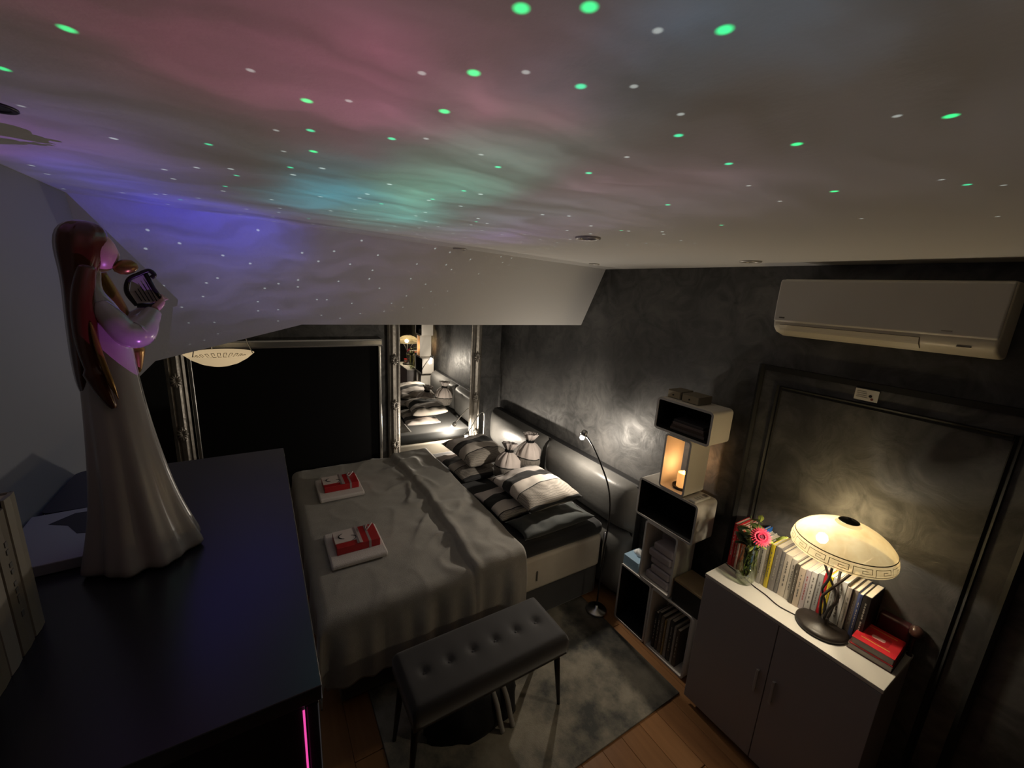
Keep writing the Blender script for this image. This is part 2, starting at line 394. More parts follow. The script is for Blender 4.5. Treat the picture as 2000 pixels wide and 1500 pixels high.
for x0, x1 in ((1.66, 2.66), (2.66, 3.66)):
    obj('upper_cushion', cushion_panel(x0-ox, x1-ox, .56, .915, -2.095-oy, .115), LEATHER, bed, smooth=True)
    obj('lower_cushion', cushion_panel(x0-ox, x1-ox, .04, .56, -2.095-oy, .115), LEATHER, bed, smooth=True)
for x in (1.95, 3.3):
    for y in (-.35, -1.85): obj('foot', lathe(BM(), [(.03, .0108), (.035, .025)], 12, (x-ox, y-oy, 0)), BLACKM, bed)

# bedspread draped over the foot half, folded back at the head side
def bedspread():
    bm = BM(); nu, nv = 170, 120
    X1, X0 = 3.475, 1.795; U = (X1-X0)+.37; V_ = 1.08+.30
    Yh = -1.26; Yf = -.185
    def P(a, b):
        u = a*U; v = b*V_
        du = max(0, u-(X1-X0)); dv = max(0, v-(Yf-Yh)); rr = .045
        def bend(d):      # rounded edge: returns outward run and drop
            if d <= 0: return 0, 0
            L = rr*PI/2
            if d < L: t = d/rr; return rr*math.sin(t), rr*(1-math.cos(t))
            return rr, rr+d-L
        ou, zu = bend(du); ov, zv = bend(dv)
        x = X1-min(u, X1-X0)-ou+rr*.8*0; y = Yh+min(v, Yf-Yh)+ov
        z = .615-math.hypot(zu, zv)
        # corner tail swings outward
        mn = min(zu, zv); x -= .02*mn/.2; y += .015*mn/.2
        # hanging folds
        hang = sstep(0, .2, zu)
        x -= hang*(.012*math.sin(y*21+1)+.010*math.sin(y*47))+hang*.01
        hv = sstep(0, .2, zv)
        y += hv*(.012*math.sin(x*19)+.008*math.sin(x*43))
        # uneven hem
        if zu > .02 and zv < .02: z += sstep(.1, .33, zu)*(.02*math.sin(y*7+.4)+.015*math.sin(y*17)-.02+.10*sstep(-1.0, -.25, y)*0)
        # folded-back layer
        line = -.955+.018*math.sin(x*4.1)+.02*noise.noise((x*3, 0, 1))
        fold = 1-sstep(line-.004, line+.016, y)
        z += .028*fold*(1-.3*sstep(.05, .2, zu)); x -= .018*fold*hang
        z += .012*fold*math.exp(-((y-line+.02)/.025)**2)
        # wrinkles: strong around the fold, faint on the smooth part
        k = .25+.95*math.exp(-((y-line)/.20)**2)
        wz = noise.noise((x*4.5+y*3, y*5.5-x*1.5, .3))*.016+noise.noise((x*11-y*6, y*9+x*4, 2.3))*.009
        wz += .5*(1-abs(noise.noise((x*3.2+y*4.2, y*3.6-x*2.2, 5.1))))**6*.030-.004
        top = 1-sstep(0, .1, max(zu, zv))
        z += wz*k*top; x -= wz*.8*hang
        z += .004*noise.noise((x*1.5, y*1.5, 9))*top
        return (x, y, z)
    G = [[bm.verts.new(P(i/nu, j/nv)) for i in range(nu+1)] for j in range(nv+1)]
    for j in range(nv):
        for i in range(nu): bm.faces.new((G[j][i], G[j][i+1], G[j+1][i+1], G[j+1][i]))
    o = obj('bedspread', bm, mat('taupe_blanket', (.31, .295, .265), .92, sheen=.3, noise_amt=.12, noise_scale=30, bump=.25, bump_scale=260), smooth=True)
    s = o.modifiers.new('solid', 'SOLIDIFY'); s.thickness = .008; s.offset = 1
    tag(o, 'crumpled grey bedspread folded back across the middle of the bed', 'blanket')
bedspread()

# ------------------------------------------------------------------ pillows
def stripe_mat(name, shift=0.0, axis=0, scale=1.0, dim=1.0):
    M = bpy.data.materials.new(name); M.use_nodes = True; T = NT(M.node_tree); p = M.node_tree.nodes['Principled BSDF']
    tc = T.n('ShaderNodeTexCoord'); sp = T.n('ShaderNodeSeparateXYZ'); T.l(tc.outputs['Object'], sp.inputs[0])
    x = T.math('MULTIPLY_ADD', sp.outputs[axis], scale, .5+shift)
    cr = T.n('ShaderNodeValToRGB'); cr.color_ramp.interpolation = 'CONSTANT'; e = cr.color_ramp.elements
    cream = (.64*dim, .58*dim, .52*dim, 1); pale = (.68*dim, .62*dim, .58*dim, 1); blk = (.010, .010, .011, 1); gry = (.30*dim, .27*dim, .235*dim, 1)
    e[0].position = 0; e[0].color = blk
    seq = [(.03, gry), (.30, blk), (.315, cream), (.50, blk), (.68, pale), (.88, blk), (.90, gry)]
    e[1].position = seq[0][0]; e[1].color = seq[0][1]
    for q, c in seq[1:]: k = e.new(q); k.color = c
    T.l(x, cr.inputs[0])
    # woven dots inside the grey bands
    vo = T.n('ShaderNodeTexVoronoi'); vo.inputs['Scale'].default_value = 110; vo.inputs['Randomness'].default_value = 0; T.l(tc.outputs['Object'], vo.inputs['Vector'])
    dt = T.math('MULTIPLY_ADD', T.math('GREATER_THAN', vo.outputs['Distance'], .42), .6, .6)
    mx = T.n('ShaderNodeMix', data_type='RGBA'); mx.blend_type = 'MULTIPLY'; mx.inputs[0].default_value = 1
    T.l(cr.outputs[0], mx.inputs[6])
    isg = T.math('LESS_THAN', T.math('ABSOLUTE', T.math('SUBTRACT', x, .165)), .13)
    mul = T.math('ADD', T.math('MULTIPLY', dt, isg), T.math('SUBTRACT', 1, isg))
    T.l(mul, mx.inputs[7]); T.l(mx.outputs[2], p.inputs['Base Color'])
    p.inputs['Roughness'].default_value = .8; p.inputs['Sheen Weight'].default_value = .15
    return M
def pillow_bm(lx, ly, h, seed, crumple=.02, bow=0.0):
    bm = BM(); n = 30
    def hgt(u, v): return (max(0, 1-abs(u)**3.2)*max(0, 1-abs(v)**3.2))**.55
    T_, B_ = [], []
    for j in range(n+1):
        rt, rb = [], []
        for i in range(n+1):
            u, v = i/n*2-1, j/n*2-1
            pin = 1-.10*(1-abs(u)**2)*abs(v)**3
            x = u*lx/2*(1-.06*(1-v*v)*abs(u)**4*0+0); y = v*ly/2*pin; x *= 1-.08*(1-u*u*0)*(abs(u)**3)*(1-v*v)
            w = noise.noise((x*7+seed, y*7, seed*1.7))*crumple+noise.noise((x*16, y*16+seed, 3))*crumple*.5
            t = hgt(u, v)
            zb = bow*(1-u*u)
            rt.append(bm.verts.new((x, y, h*.5+h*.5*t+w*min(1, t*2)+zb)))
            rb.append(bm.verts.new((x, y, h*.5-h*.5*t+zb)) if 0 < i < n and 0 < j < n else rt[-1])
        T_.append(rt); B_.append(rb)
    for j in range(n):
        for i in range(n):
            bm.faces.new((T_[j][i], T_[j][i+1], T_[j+1][i+1], T_[j+1][i]))
            f = (B_[j][i], B_[j+1][i], B_[j+1][i+1], B_[j][i+1])
            if len(set(f)) > 2 and set(f) != set((T_[j][i], T_[j][i+1], T_[j+1][i+1], T_[j+1][i])):
                try: bm.faces.new(f)
                except ValueError: pass
    return bm
def pillow(label, loc, lx, ly, h, m_, rot=(0, 0, 0), seed=1, bow=0, name='pillow', cat='pillow', group='striped pillows piled at the head of the bed'):
    o = obj(name, pillow_bm(lx, ly, h, seed, bow=bow), m_, loc=loc, rot=rot, smooth=True)
    return tag(o, label, cat, group)
SA = stripe_mat('striped_cotton_a', 0, 0, 1/.56); SB = stripe_mat('striped_cotton_b', .06, 0, 1/.6); SC = stripe_mat('striped_cotton_c', -.08, 0, 1/.6, .8)
pillow('lower striped pillow peeking out towards the grey bedspread on the near side', (2.295, -1.475, .602), .42, .40, .085, SB, (0, 0, .03), 3)
pillow('upper near pillow with broad black, cream and dotted grey bands', (2.21, -1.62, .692), .58, .45, .135, SA, (-.03, .02, .0), 5, bow=.015)
pillow('lower dark striped pillow on the far side beside the mirror', (2.98, -1.475, .602), .56, .40, .085, SC, (0, 0, .05), 8)
pillow('upper far striped pillow beside the glowing reading lamp', (3.01, -1.55, .692), .54, .42, .14, SB, (-.03, -.02, .06), 11, bow=.015)
pillow('dark grey-green folded duvet tucked under the near pillow', (1.955, -1.60, .602), .245, .60, .088, mat('dark_duvet', (.030, .036, .034), .8, sheen=.3, noise_amt=.3, noise_scale=6), (.0, .03, .03), 17, name='folded_duvet', cat='duvet', group=None)
def pouch(label, loc, rot, s, m_):
    t = thing('gathered_cushion', label, 'cushion', loc, 0, 'gathered cushions against the headboard'); t.rotation_euler = rot
    rip = lambda a, z: 1+(.16*math.sin(11*a)+.09*math.sin(19*a+1))*sstep(.07*s, .18*s, z)+.08*math.sin(3*a+z*20)
    obj('body', lathe(BM(), [(.055*s, 0), (.085*s, .015*s), (.10*s, .06*s), (.098*s, .10*s), (.08*s, .15*s), (.045*s, .19*s), (.024*s, .205*s)], 40, ripple=rip), m_, t, smooth=True)
    obj('ribbon', lathe(BM(), [(.026*s, .198*s), (.034*s, .203*s), (.034*s, .215*s), (.026*s, .22*s)], 20), BLACK, t, smooth=True)
    obj('ruffle', lathe(BM(), [(.022*s, .215*s), (.035*s, .235*s), (.055*s, .265*s), (.05*s, .27*s), (.02*s, .24*s)], 40, ripple=lambda a, z: 1+.16*math.sin(8*a)+.08*math.sin(15*a)), MATS['pouch_top'], t, smooth=True)
mat('pouch_top', (.50, .45, .43), .8, noise_amt=.15, noise_scale=12)
def pouch_mat():
    M = stripe_mat('striped_cotton_pouch', -.5, 2, 1/.30)
    e = [n for n in M.node_tree.nodes if n.type == 'VALTORGB'][0].color_ramp.elements
    while len(e) > 2: e.remove(e[-1])
    e[0].color = (.19, .17, .15, 1); e[1].position = .33; e[1].color = (.01, .01, .01, 1)
    k = e.new(.36); k.color = (.52, .46, .43, 1)
    return M
SP = pouch_mat()
pouch('gathered striped cushion tied with black ribbon in front of the headboard gap', (2.635, -1.63, .64), (.22, .05, .3), 1.1, SP)
pouch('taller gathered cushion whose ruffle reaches the headboard top', (2.68, -1.872, .675), (.05, -.08, 1.2), 1.12, SP)

# ------------------------------------------------------------------ towels with gift boxes
TOWEL = mat('white_towel', (.66, .61, .58), .95, sheen=.4, bump=.5, bump_scale=220)
RED = mat('red_card', (.42, .018, .022), .35)
CARD = mat('cream_card', (.66, .58, .55), .6)
INK = mat('black_ink', (.012, .010, .012), .6)
CELLO = mat('cellophane', (.9, .75, .75), .12, trans=.6)
def towel_set(cx, cy, rz, where):
    o = obj('towel', box(-.165, .165, -.15, .15, 0, .032), TOWEL, loc=(cx, cy, .630), rot=(0, 0, rz), bevel=.012, seg=3)
    tag(o, 'folded white towel lying on the grey bedspread '+where[0], 'towel', 'towels on the bed')
    g = thing('gift_box', 'flat red gift box with cream card on the towel '+where[1], 'box', (cx, cy, .662), rz, 'red gift boxes on the bed')
    obj('box', box(-.085, .09, -.125, .11, 0, .045), RED, g, bevel=.004)
    c = obj('card', box(-.04, .085, -.03, .11, .045, .0475), CARD, g)
    pts = [(.02+.03*math.cos(a), .04+.045*math.sin(a), .0482) for a in [PI*.15+k*PI*.09 for k in range(9)]]
    obj('scribble', tube(BM(), pts, [.001+.003*math.sin(PI*k/8) for k in range(9)], 6), INK, c)
    obj('scribble', tube(BM(), [(p[0]-.034, .08-p[1], p[2]) for p in pts], [.001+.002*math.sin(PI*k/8) for k in range(9)], 6), INK, c)
    obj('ribbon', prism(BM(), [(-.03, .0475), (-.012, .051), (.0, .0485), (-.012, .0505)], 'x', -.086, .091), CELLO, g)
    bw = BM()
    for s_ in (-1, 1):
        tube(bw, spline([(.03, -.075, .047), (.045+.02*s_, -.085-.02*s_, .062), (.07, -.095-.015*s_, .058), (.035, -.08, .048)], 5), .0035, 6)
    obj('bow', bw, CELLO, g, smooth=True)
    obj('band', box(-.0865, .0915, -.075, -.062, -.0005, .0462), CELLO, g)
towel_set(3.015, -.42, .0, ('nearest the black blind', 'nearest the black blind'))
towel_set(2.245, -.385, .0, ('closer to the bench', 'closer to the bench'))

# ------------------------------------------------------------------ reading lamps
BULB = mat('lit_bulb', (1, .9, .75), .4, emit=(1, .86, .66), estr=45)
def reading_lamp(label, base, path, head_dir, power):
    bx_, by_, _ = base
    t = thing('reading_lamp', label, 'lamp', base, 0, 'gooseneck reading lamps beside the bed')
    Lp = lambda p: (p[0]-bx_, p[1]-by_, p[2]-base[2])
    obj('base', lathe(BM(), [(.07, 0), (.072, .008), (.066, .016), (.012, .022), (.01, .04)], 32), CHROME, t, smooth=True)
    pts = spline([Lp(p) for p in path], 10)
    obj('gooseneck', tube(BM(), pts, .0055, 8), CHROME if 'mirror' in label else BLACKM, t, smooth=True)
    e = Vector(pts[-1]); d = Vector(head_dir).normalized()
    q = d.to_track_quat('Z', 'Y')
    hd = obj('shade', lathe(BM(), [(.012, -.03), (.020, -.026), (.024, -.01), (.027, .012), (.025, .012), (.021, -.008), (.010, -.02)], 24), CHROME, t, smooth=True)
    hd.location = e; hd.rotation_mode = 'QUATERNION'; hd.rotation_quaternion = q
    bl = obj('bulb', lathe(BM(), [(.008, -.004), (.014, .010), (.0175, .026), (.014, .040), (.003, .046)], 16), BULB, hd, smooth=True)
    point('reading_light', e+d*.066, (1, .88, .73), abs(power), .018, t)
    return t
reading_lamp('tall gooseneck reading lamp standing between bed and stacked cube shelves', (1.70, -1.86, .0105),
             [(1.70, -1.86, .04), (1.70, -1.865, .45), (1.69, -1.87, .74), (1.73, -1.875, .92), (1.85, -1.895, 1.05), (1.98, -1.915, 1.145), (2.06, -1.920, 1.178)], (.15, .30, -.75), 15)
reading_lamp('gooseneck reading lamp bent low over the pillows beside the mirror', (3.60, -1.93, 0),
             [(3.60, -1.93, .04), (3.60, -1.93, .5), (3.60, -1.935, .82), (3.59, -1.915, .90), (3.575, -1.86, .885), (3.55, -1.77, .78), (3.535, -1.71, .70)], (-.4, .32, -.75), 21)

# ------------------------------------------------------------------ bench
bench = thing('bench', 'tufted dark grey velvet bench on black legs at the bedside', 'bench', (1.42, -.815, .0115))
def bench_seat():
    bm = BM(); nx, ny = 26, 60; hx, hy = .158, .40; top = .475
    def zt(x, y):
        e = min(1, (hx-abs(x))/.03)*1.0; f = min(1, (hy-abs(y))/.03)
        z = top-.02*(1-math.sqrt(max(0, 1-(1-e)**2)))-.02*(1-math.sqrt(max(0, 1-(1-f)**2)))
        for k in range(6):
            yy = -.30+k*.12; d = math.hypot(x*.8, (y-yy)); z -= .016*math.exp(-(d/.018)**2)+.006*math.exp(-(d/.05)**2)
        return z
    G = [[bm.verts.new((-hx+2*hx*i/nx, -hy+2*hy*j/ny, zt(-hx+2*hx*i/nx, -hy+2*hy*j/ny))) for i in range(nx+1)] for j in range(ny+1)]
    for j in range(ny):
        for i in range(nx): bm.faces.new((G[j][i], G[j][i+1], G[j+1][i+1], G[j+1][i]))
    ring = [G[0][i] for i in range(nx+1)]+[G[j][nx] for j in range(1, ny+1)]+[G[ny][i] for i in range(nx-1, -1, -1)]+[G[j][0] for j in range(ny-1, 0, -1)]
    low = [bm.verts.new((v.co.x, v.co.y, .365)) for v in ring]
    for k in range(len(ring)): bm.faces.new((ring[k], ring[(k+1) % len(ring)], low[(k+1) % len(ring)], low[k]))
    bm.faces.new(low)
    return bm
seat = obj('seat', bench_seat(), mat('bench_velvet', (.023, .021, .023), .7, sheen=.25, noise_amt=.35, noise_scale=7), bench, smooth=True)
for k in range(6): obj('button', lathe(BM(), [(.009, 0), (.008, .004), (.002, .006)], 12, (0, -.30+k*.12, .452)), MATS['bench_velvet'], seat, smooth=True)
for sx in (-1, 1):
    for sy in (-1, 1):
        obj('leg', tube(BM(), [(sx*.10, sy*.37, .37), (sx*.12, sy*.405, 0)], [.018, .009], 12), BLACKM, bench, smooth=True)

# ------------------------------------------------------------------ rug and the bag under the bench
def rug():
    M = bpy.data.materials.new('vintage_rug'); M.use_nodes = True; T = NT(M.node_tree); p = M.node_tree.nodes['Principled BSDF']
    tc = T.n('ShaderNodeTexCoord'); n1 = T.n('ShaderNodeTexNoise'); n1.inputs['Scale'].default_value = 2.6; n1.inputs['Detail'].default_value = 10; n1.inputs['Roughness'].default_value = .65
    T.l(tc.outputs['Object'], n1.inputs['Vector'])
    cr = T.n('ShaderNodeValToRGB'); e = cr.color_ramp.elements
    e[0].position = .38; e[0].color = (.075, .077, .073, 1); e[1].position = .62; e[1].color = (.36, .325, .26, 1)
    k = e.new(.52); k.color = (.27, .245, .195, 1)
    T.l(n1.outputs['Fac'], cr.inputs[0])
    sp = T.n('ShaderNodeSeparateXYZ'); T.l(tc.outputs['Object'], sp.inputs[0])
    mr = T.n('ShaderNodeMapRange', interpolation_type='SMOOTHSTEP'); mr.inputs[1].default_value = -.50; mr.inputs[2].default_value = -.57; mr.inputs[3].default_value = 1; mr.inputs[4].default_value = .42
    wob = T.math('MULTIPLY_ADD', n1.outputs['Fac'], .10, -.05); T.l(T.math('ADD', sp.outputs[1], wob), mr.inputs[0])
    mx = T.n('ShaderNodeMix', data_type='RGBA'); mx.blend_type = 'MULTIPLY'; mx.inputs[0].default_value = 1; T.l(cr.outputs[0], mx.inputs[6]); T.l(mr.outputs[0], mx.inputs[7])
    T.l(mx.outputs[2], p.inputs['Base Color']); p.inputs['Roughness'].default_value = .95
    nb = T.n('ShaderNodeTexNoise'); nb.inputs['Scale'].default_value = 180; T.l(tc.outputs['Object'], nb.inputs['Vector'])
    b_ = T.n('ShaderNodeBump'); b_.inputs['Strength'].default_value = .5; b_.inputs['Distance'].default_value = .004; T.l(nb.outputs['Fac'], b_.inputs['Height']); T.l(b_.outputs[0], p.inputs['Normal'])
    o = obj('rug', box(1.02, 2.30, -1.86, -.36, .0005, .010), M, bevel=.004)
    tag(o, 'faded grey and cream rug under the bench and bed', 'rug')
rug()
bag = thing('bag', 'black soft bag with two pale straps lying under the bench', 'bag', (1.47, -.80, .011))
def lump(lx, ly, h, seed):
    bm = BM(); rings = []
    for k in range(9):
        t = k/8; rr = math.cos(t*PI/2*.96)**.5; z = h*math.sin(t*PI/2)
        rings.append([(lx*rr*math.cos(a)*(1+.26*noise.noise((math.cos(a)*2, math.sin(a)*2, z*9+seed))), ly*rr*math.sin(a)*(1+.30*noise.noise((math.cos(a)*2+5, math.sin(a)*2, z*9+seed))), z) for a in [2*PI*i/36 for i in range(36)]])
    return loft(bm, rings)
obj('body', lump(.125, .25, .19, 2), mat('black_nylon', (.008, .008, .009), .6, bump=.4, bump_scale=14), bag, smooth=True)
for y in (-.075, -.135):
    obj('strap', tube(BM(), spline([(-.15, y-.01, .004), (-.138, y, .06), (-.105, y+.006, .14), (-.03, y+.01, .192), (.05, y+.01, .19)], 6), .013, 8), mat('pale_strap', (.45, .43, .40), .8), bag, smooth=True)
# ------------------------------------------------------------------ stacked cube shelves
CUBE = mat('cube_white', (.72, .68, .62), .45, noise_amt=.03)
EDGE = mat('cube_edge_grey', (.40, .385, .375), .5)
LINER = mat('cube_black_liner', (.005, .005, .005), .6, spec=.2)
YF, YD = -1.94, -2.115
def cube_shelf(label, x0, x1, z0, z1, liner, back=True, t=.012, r=.022):
    th = thing('cube_shelf', label, 'shelf', ((x0+x1)/2, (YF+YD)/2, z0), 0, 'white cube shelves stacked into a tower')
    hx = (x1-x0)/2; h = z1-z0; y0, y1 = YD-(YF+YD)/2, YF-(YF+YD)/2
    O = rrect(-hx, hx, 0, h, r); I = rrect(-hx+t, hx-t, t, h-t, max(.004, r-t))
    bm = BM(); n = len(O)
    def ring(L, y): return [bm.verts.new((p[0], y, p[1])) for p in L]
    a, b2, c, d = ring(O, y0), ring(O, y1), ring(I, y1), ring(I, y0)
    for p, q in ((a, b2), (b2, c), (c, d), (d, a)):
        for i in range(n): bm.faces.new((p[i], p[(i+1) % n], q[(i+1) % n], q[i]))
    o = obj('shell', bm, CUBE, th)
    o.data.materials.append(EDGE)
    for f in o.data.polygons:
        if abs(f.normal.y) > .9 and f.center.y > 0: f.material_index = 1
        elif abs(f.normal.y) < .5: f.use_smooth = True
    md = o.modifiers.new('e', 'EDGE_SPLIT'); md.split_angle = .9
    if back: obj('back_panel', box(-hx+t*.9, hx-t*.9, y0+.001, y0+.006, t*.9, h-t*.9), LINER if liner else CUBE, th)
    if liner:
        L2 = rrect(-hx+t, hx-t, t, h-t, max(.004, r-t)); L3 = rrect(-hx+t+.002, hx-t-.002, t+.002, h-t-.002, max(.003, r-t-.002))
        bm = BM(); q = [[bm.verts.new((p[0], y, p[1])) for p in L] for L, y in ((L2, y0+.006), (L2, y1-.004), (L3, y1-.004), (L3, y0+.006))]
        for u, v in ((q[0], q[1]), (q[1], q[2]), (q[2], q[3])):
            for i in range(n): bm.faces.new((u[i], u[(i+1) % n], v[(i+1) % n], v[i]))
        obj('liner', bm, LINER, th, smooth=True)
    return th
cube_shelf('upright cube shelf with black inside at the bottom of the tower beside the bed', 1.353, 1.608, .002, .425, True)
cube_shelf('bottom cube shelf full of books touching the white sideboard', 1.065, 1.350, .002, .425, False)
cube_shelf('cube shelf holding folded white paper, between tissue box and kraft box', 1.228, 1.460, .427, .827, False)
cube_shelf('wide empty black-lined cube shelf under the candle', 1.144, 1.547, .829, 1.073, True)
cube_shelf('narrow open cube shelf lit orange by the candle', 1.240, 1.410, 1.075, 1.407, False, back=False)
cube_shelf('wide topmost cube shelf of the tower, carrying two drawer boxes', 1.146, 1.498, 1.409, 1.598, True)
YC = (YF+YD)/2
# candle
cd = thing('candle', 'glowing ivory pillar candle on black tray in narrow cube', 'candle', (1.315, YC+.005, 1.089))
obj('tray', lathe(BM(), [(.045, 0), (.052, .004), (.053, .014), (.050, .014), (.046, .006), (.002, .006)], 28), BLACKM, cd, smooth=True)
def wax():
    M = bpy.data.materials.new('lit_wax'); M.use_nodes = True; T = NT(M.node_tree); p = M.node_tree.nodes['Principled BSDF']
    p.inputs['Base Color'].default_value = (.85, .62, .36, 1); p.inputs['Roughness'].default_value = .5
    p.inputs['Emission Color'].default_value = (1, .46, .13, 1); p.inputs['Emission Strength'].default_value = .75
    return M
obj('wax', lathe(BM(), [(.030, .007), (.031, .012), (.031, .088), (.029, .093), (.023, .090), (.012, .082), (.001, .080)], 28), wax(), cd, smooth=True)
obj('flame', lathe(BM(), [(.001, .080), (.004, .086), (.0045, .092), (.002, .102), (.0005, .107)], 12), mat('flame', (1, .6, .2), .5, emit=(1, .62, .25), estr=18), cd, smooth=True)
point('candle_light', (0, 0, .125), (1, .50, .18), .55, .012, cd)
# two drawer boxes on the top cube
KRAFT = mat('grey_kraft', (.19, .165, .125), .7, noise_amt=.1)
KRAFTD = mat('kraft_front', (.34, .29, .20), .65)
for i, (xa, xb, ya, rz, lab) in enumerate(((1.385, 1.472, -1.985, .0, 'flat little drawer box nearer the bed on the topmost cube'), (1.262, 1.370, -1.975, -.03, 'larger little drawer box nearer the door on the topmost cube'))):
    t = thing('drawer_box', lab, 'box', ((xa+xb)/2, ya-.055, 1.599), rz, 'drawer boxes on the tower'); hx = (xb-xa)/2
    obj('case', box(-hx, hx, -.06, .05, 0, .045), KRAFT, t, bevel=.002)
    dr = obj('drawer', box(-hx+.004, hx-.004, .048, .054, .004, .041), KRAFTD, t, bevel=.001)
    obj('knob', lathe(BM(), [(.002, 0), (.002, .004), (.005, .007), (.003, .010)], 10), BLACKM, dr, rot=(-PI/2, 0, 0), loc=(0, .054, .022))
# magazines in the top cube
for k in range(4):
    c = [(.16, .13, .12), (.10, .07, .06), (.20, .15, .14), (.06, .055, .06)][k]
    o = obj('magazine', box(1.20+.004*k, 1.415-.006*k, -2.09, -1.975, 1.4245+k*.0165, 1.4405+k*.0165), mat('magazine_%d' % k, c, .4), bevel=.002)
    tag(o, ('brownish', 'dark brown', 'pinkish grey', 'dark grey')[k]+' magazine, '+('lowest', 'second from below', 'third from below', 'topmost')[k]+' of the pile in the top cube', 'magazine', 'magazines in the top cube')
# white remote on the candle's lower cube
rm = thing('remote_control', 'white remote control lying on the wide black-lined cube', 'remote', (1.19, -2.01, 1.074), .0)
obj('body', box(-.022, .022, -.075, .065, 0, .014), mat('white_plastic', (.70, .68, .64), .4), rm, bevel=.005, seg=3)
obj('screen', box(-.014, .014, -.066, -.040, .014, .0147), mat('lcd', (.08, .08, .08), .3), rm)
for k in range(3): obj('button', box(-.012, .012, -.02+k*.022, -.01+k*.022, .014, .0155), mat('grey_button', (.4, .39, .37), .5), rm)
# paper packs
PAPER = mat('folded_paper', (.42, .38, .40), .85)
for k in range(5):
    o = obj('folded_paper', box(1.262+.006*(k % 2), 1.428-.012*((k*2) % 3), -2.085, -1.962-.007*(k % 3), .4415+k*.052, .490+k*.052), PAPER, bevel=.012, seg=3)
    tag(o, 'folded white paper bundle, '+('lowest', 'second from below', 'middle', 'second from above', 'topmost')[k]+' of the pile in the cube', 'paper', 'paper bundles in the cube')
# tissue box
tb = thing('tissue_box', 'light blue tissue box on the lowest cube by the bed', 'tissue box', (1.535, YC+.02, .427))
obj('carton', box(-.06, .062, -.085, .06, 0, .07), mat('blue_carton', (.28, .42, .55), .5), tb, bevel=.003)
tsb = BM()
loft(tsb, [ell(0, -.01, .068, .030, .012, 20, lambda a: 1+.2*math.sin(5*a)), ell(.002, -.01, .085, .034, .018, 20, lambda a: 1+.25*math.sin(5*a+.5)), ell(.006, -.012, .10, .020, .022, 20, lambda a: 1+.3*math.sin(5*a+1)), ell(.01, -.014, .112, .006, .008, 20)])
obj('tissue', tsb, mat('tissue', (.7, .72, .74), .9), tb, smooth=True)
# kraft-lidded black box
kb = thing('storage_box', 'black storage box with tan cardboard lid beside the sideboard', 'box', (1.135, YC, .427))
obj('body', box(-.088, .082, -.08, .078, 0, .135), mat('black_card', (.010, .009, .009), .6), kb, bevel=.002)
obj('lid', box(-.090, .084, -.082, .080, .135, .150), mat('tan_card', (.33, .24, .13), .75, noise_amt=.1), kb, bevel=.002)

# ------------------------------------------------------------------ books
PAGES = mat('book_pages', (.62, .55, .43), .85, noise_amt=.08, noise_scale=60, stretch=(1, 1, 40))
BOOKM = {}
def bookmat(c):
    if c not in BOOKM: BOOKM[c] = mat('book_cover_%d' % len(BOOKM), c, .45)
    return BOOKM[c]
INKS = [mat('spine_ink', (.16, .15, .14), .6), mat('spine_ink_light', (.42, .40, .36), .6), mat('spine_ink_red', (.35, .08, .08), .6)]
def book(label, group, loc, w_, d_, h_, c, rot=(0, 0, 0), title=0, fold=True):
    """spine at +y, width along x, standing on z=0"""
    t = thing('book', label, 'book', loc, 0, group); t.rotation_euler = rot
    cv = bookmat(c); e = min(.0022, w_*.16)
    bm = BM(); bx(bm, -w_/2, -w_/2+e, -d_/2, d_/2, 0, h_); bx(bm, w_/2-e, w_/2, -d_/2, d_/2, 0, h_)
    prism(bm, [(-w_/2, d_/2), (-w_/2+e*.5, d_/2+.0025), (0, d_/2+.0035), (w_/2-e*.5, d_/2+.0025), (w_/2, d_/2), (w_/2, d_/2-.002), (-w_/2, d_/2-.002)], 'z', 0, h_)
    k = obj('cover', bm, cv, t)
    obj('pages', box(-w_/2+e, w_/2-e, -d_/2+.004, d_/2-.002, .003, h_-.003), PAGES, t)
    if title is not None:
        rnd = random.Random(int(h_*1e5+w_*1e6)); z = h_*.25; bm = BM()
        while z < h_*.82:
            L = rnd.uniform(.005, .013)
            bx(bm, -w_*.10, w_*.08, d_/2+.0034, d_/2+.0042, z, z+L); z += L+rnd.choice((.003, .004, .012))
        obj('spine_print', bm, INKS[title], k)
    return t
ORD = ['first', 'second', 'third', 'fourth', 'fifth', 'sixth', 'seventh', 'eighth', 'ninth', 'tenth', 'eleventh', 'twelfth', 'thirteenth', 'fourteenth', 'fifteenth', 'sixteenth', 'seventeenth', 'eighteenth', 'nineteenth', 'twentieth', 'twenty-first', 'twenty-second', 'twenty-third', 'twenty-fourth', 'twenty-fifth', 'twenty-sixth', 'twenty-seventh', 'twenty-eighth']
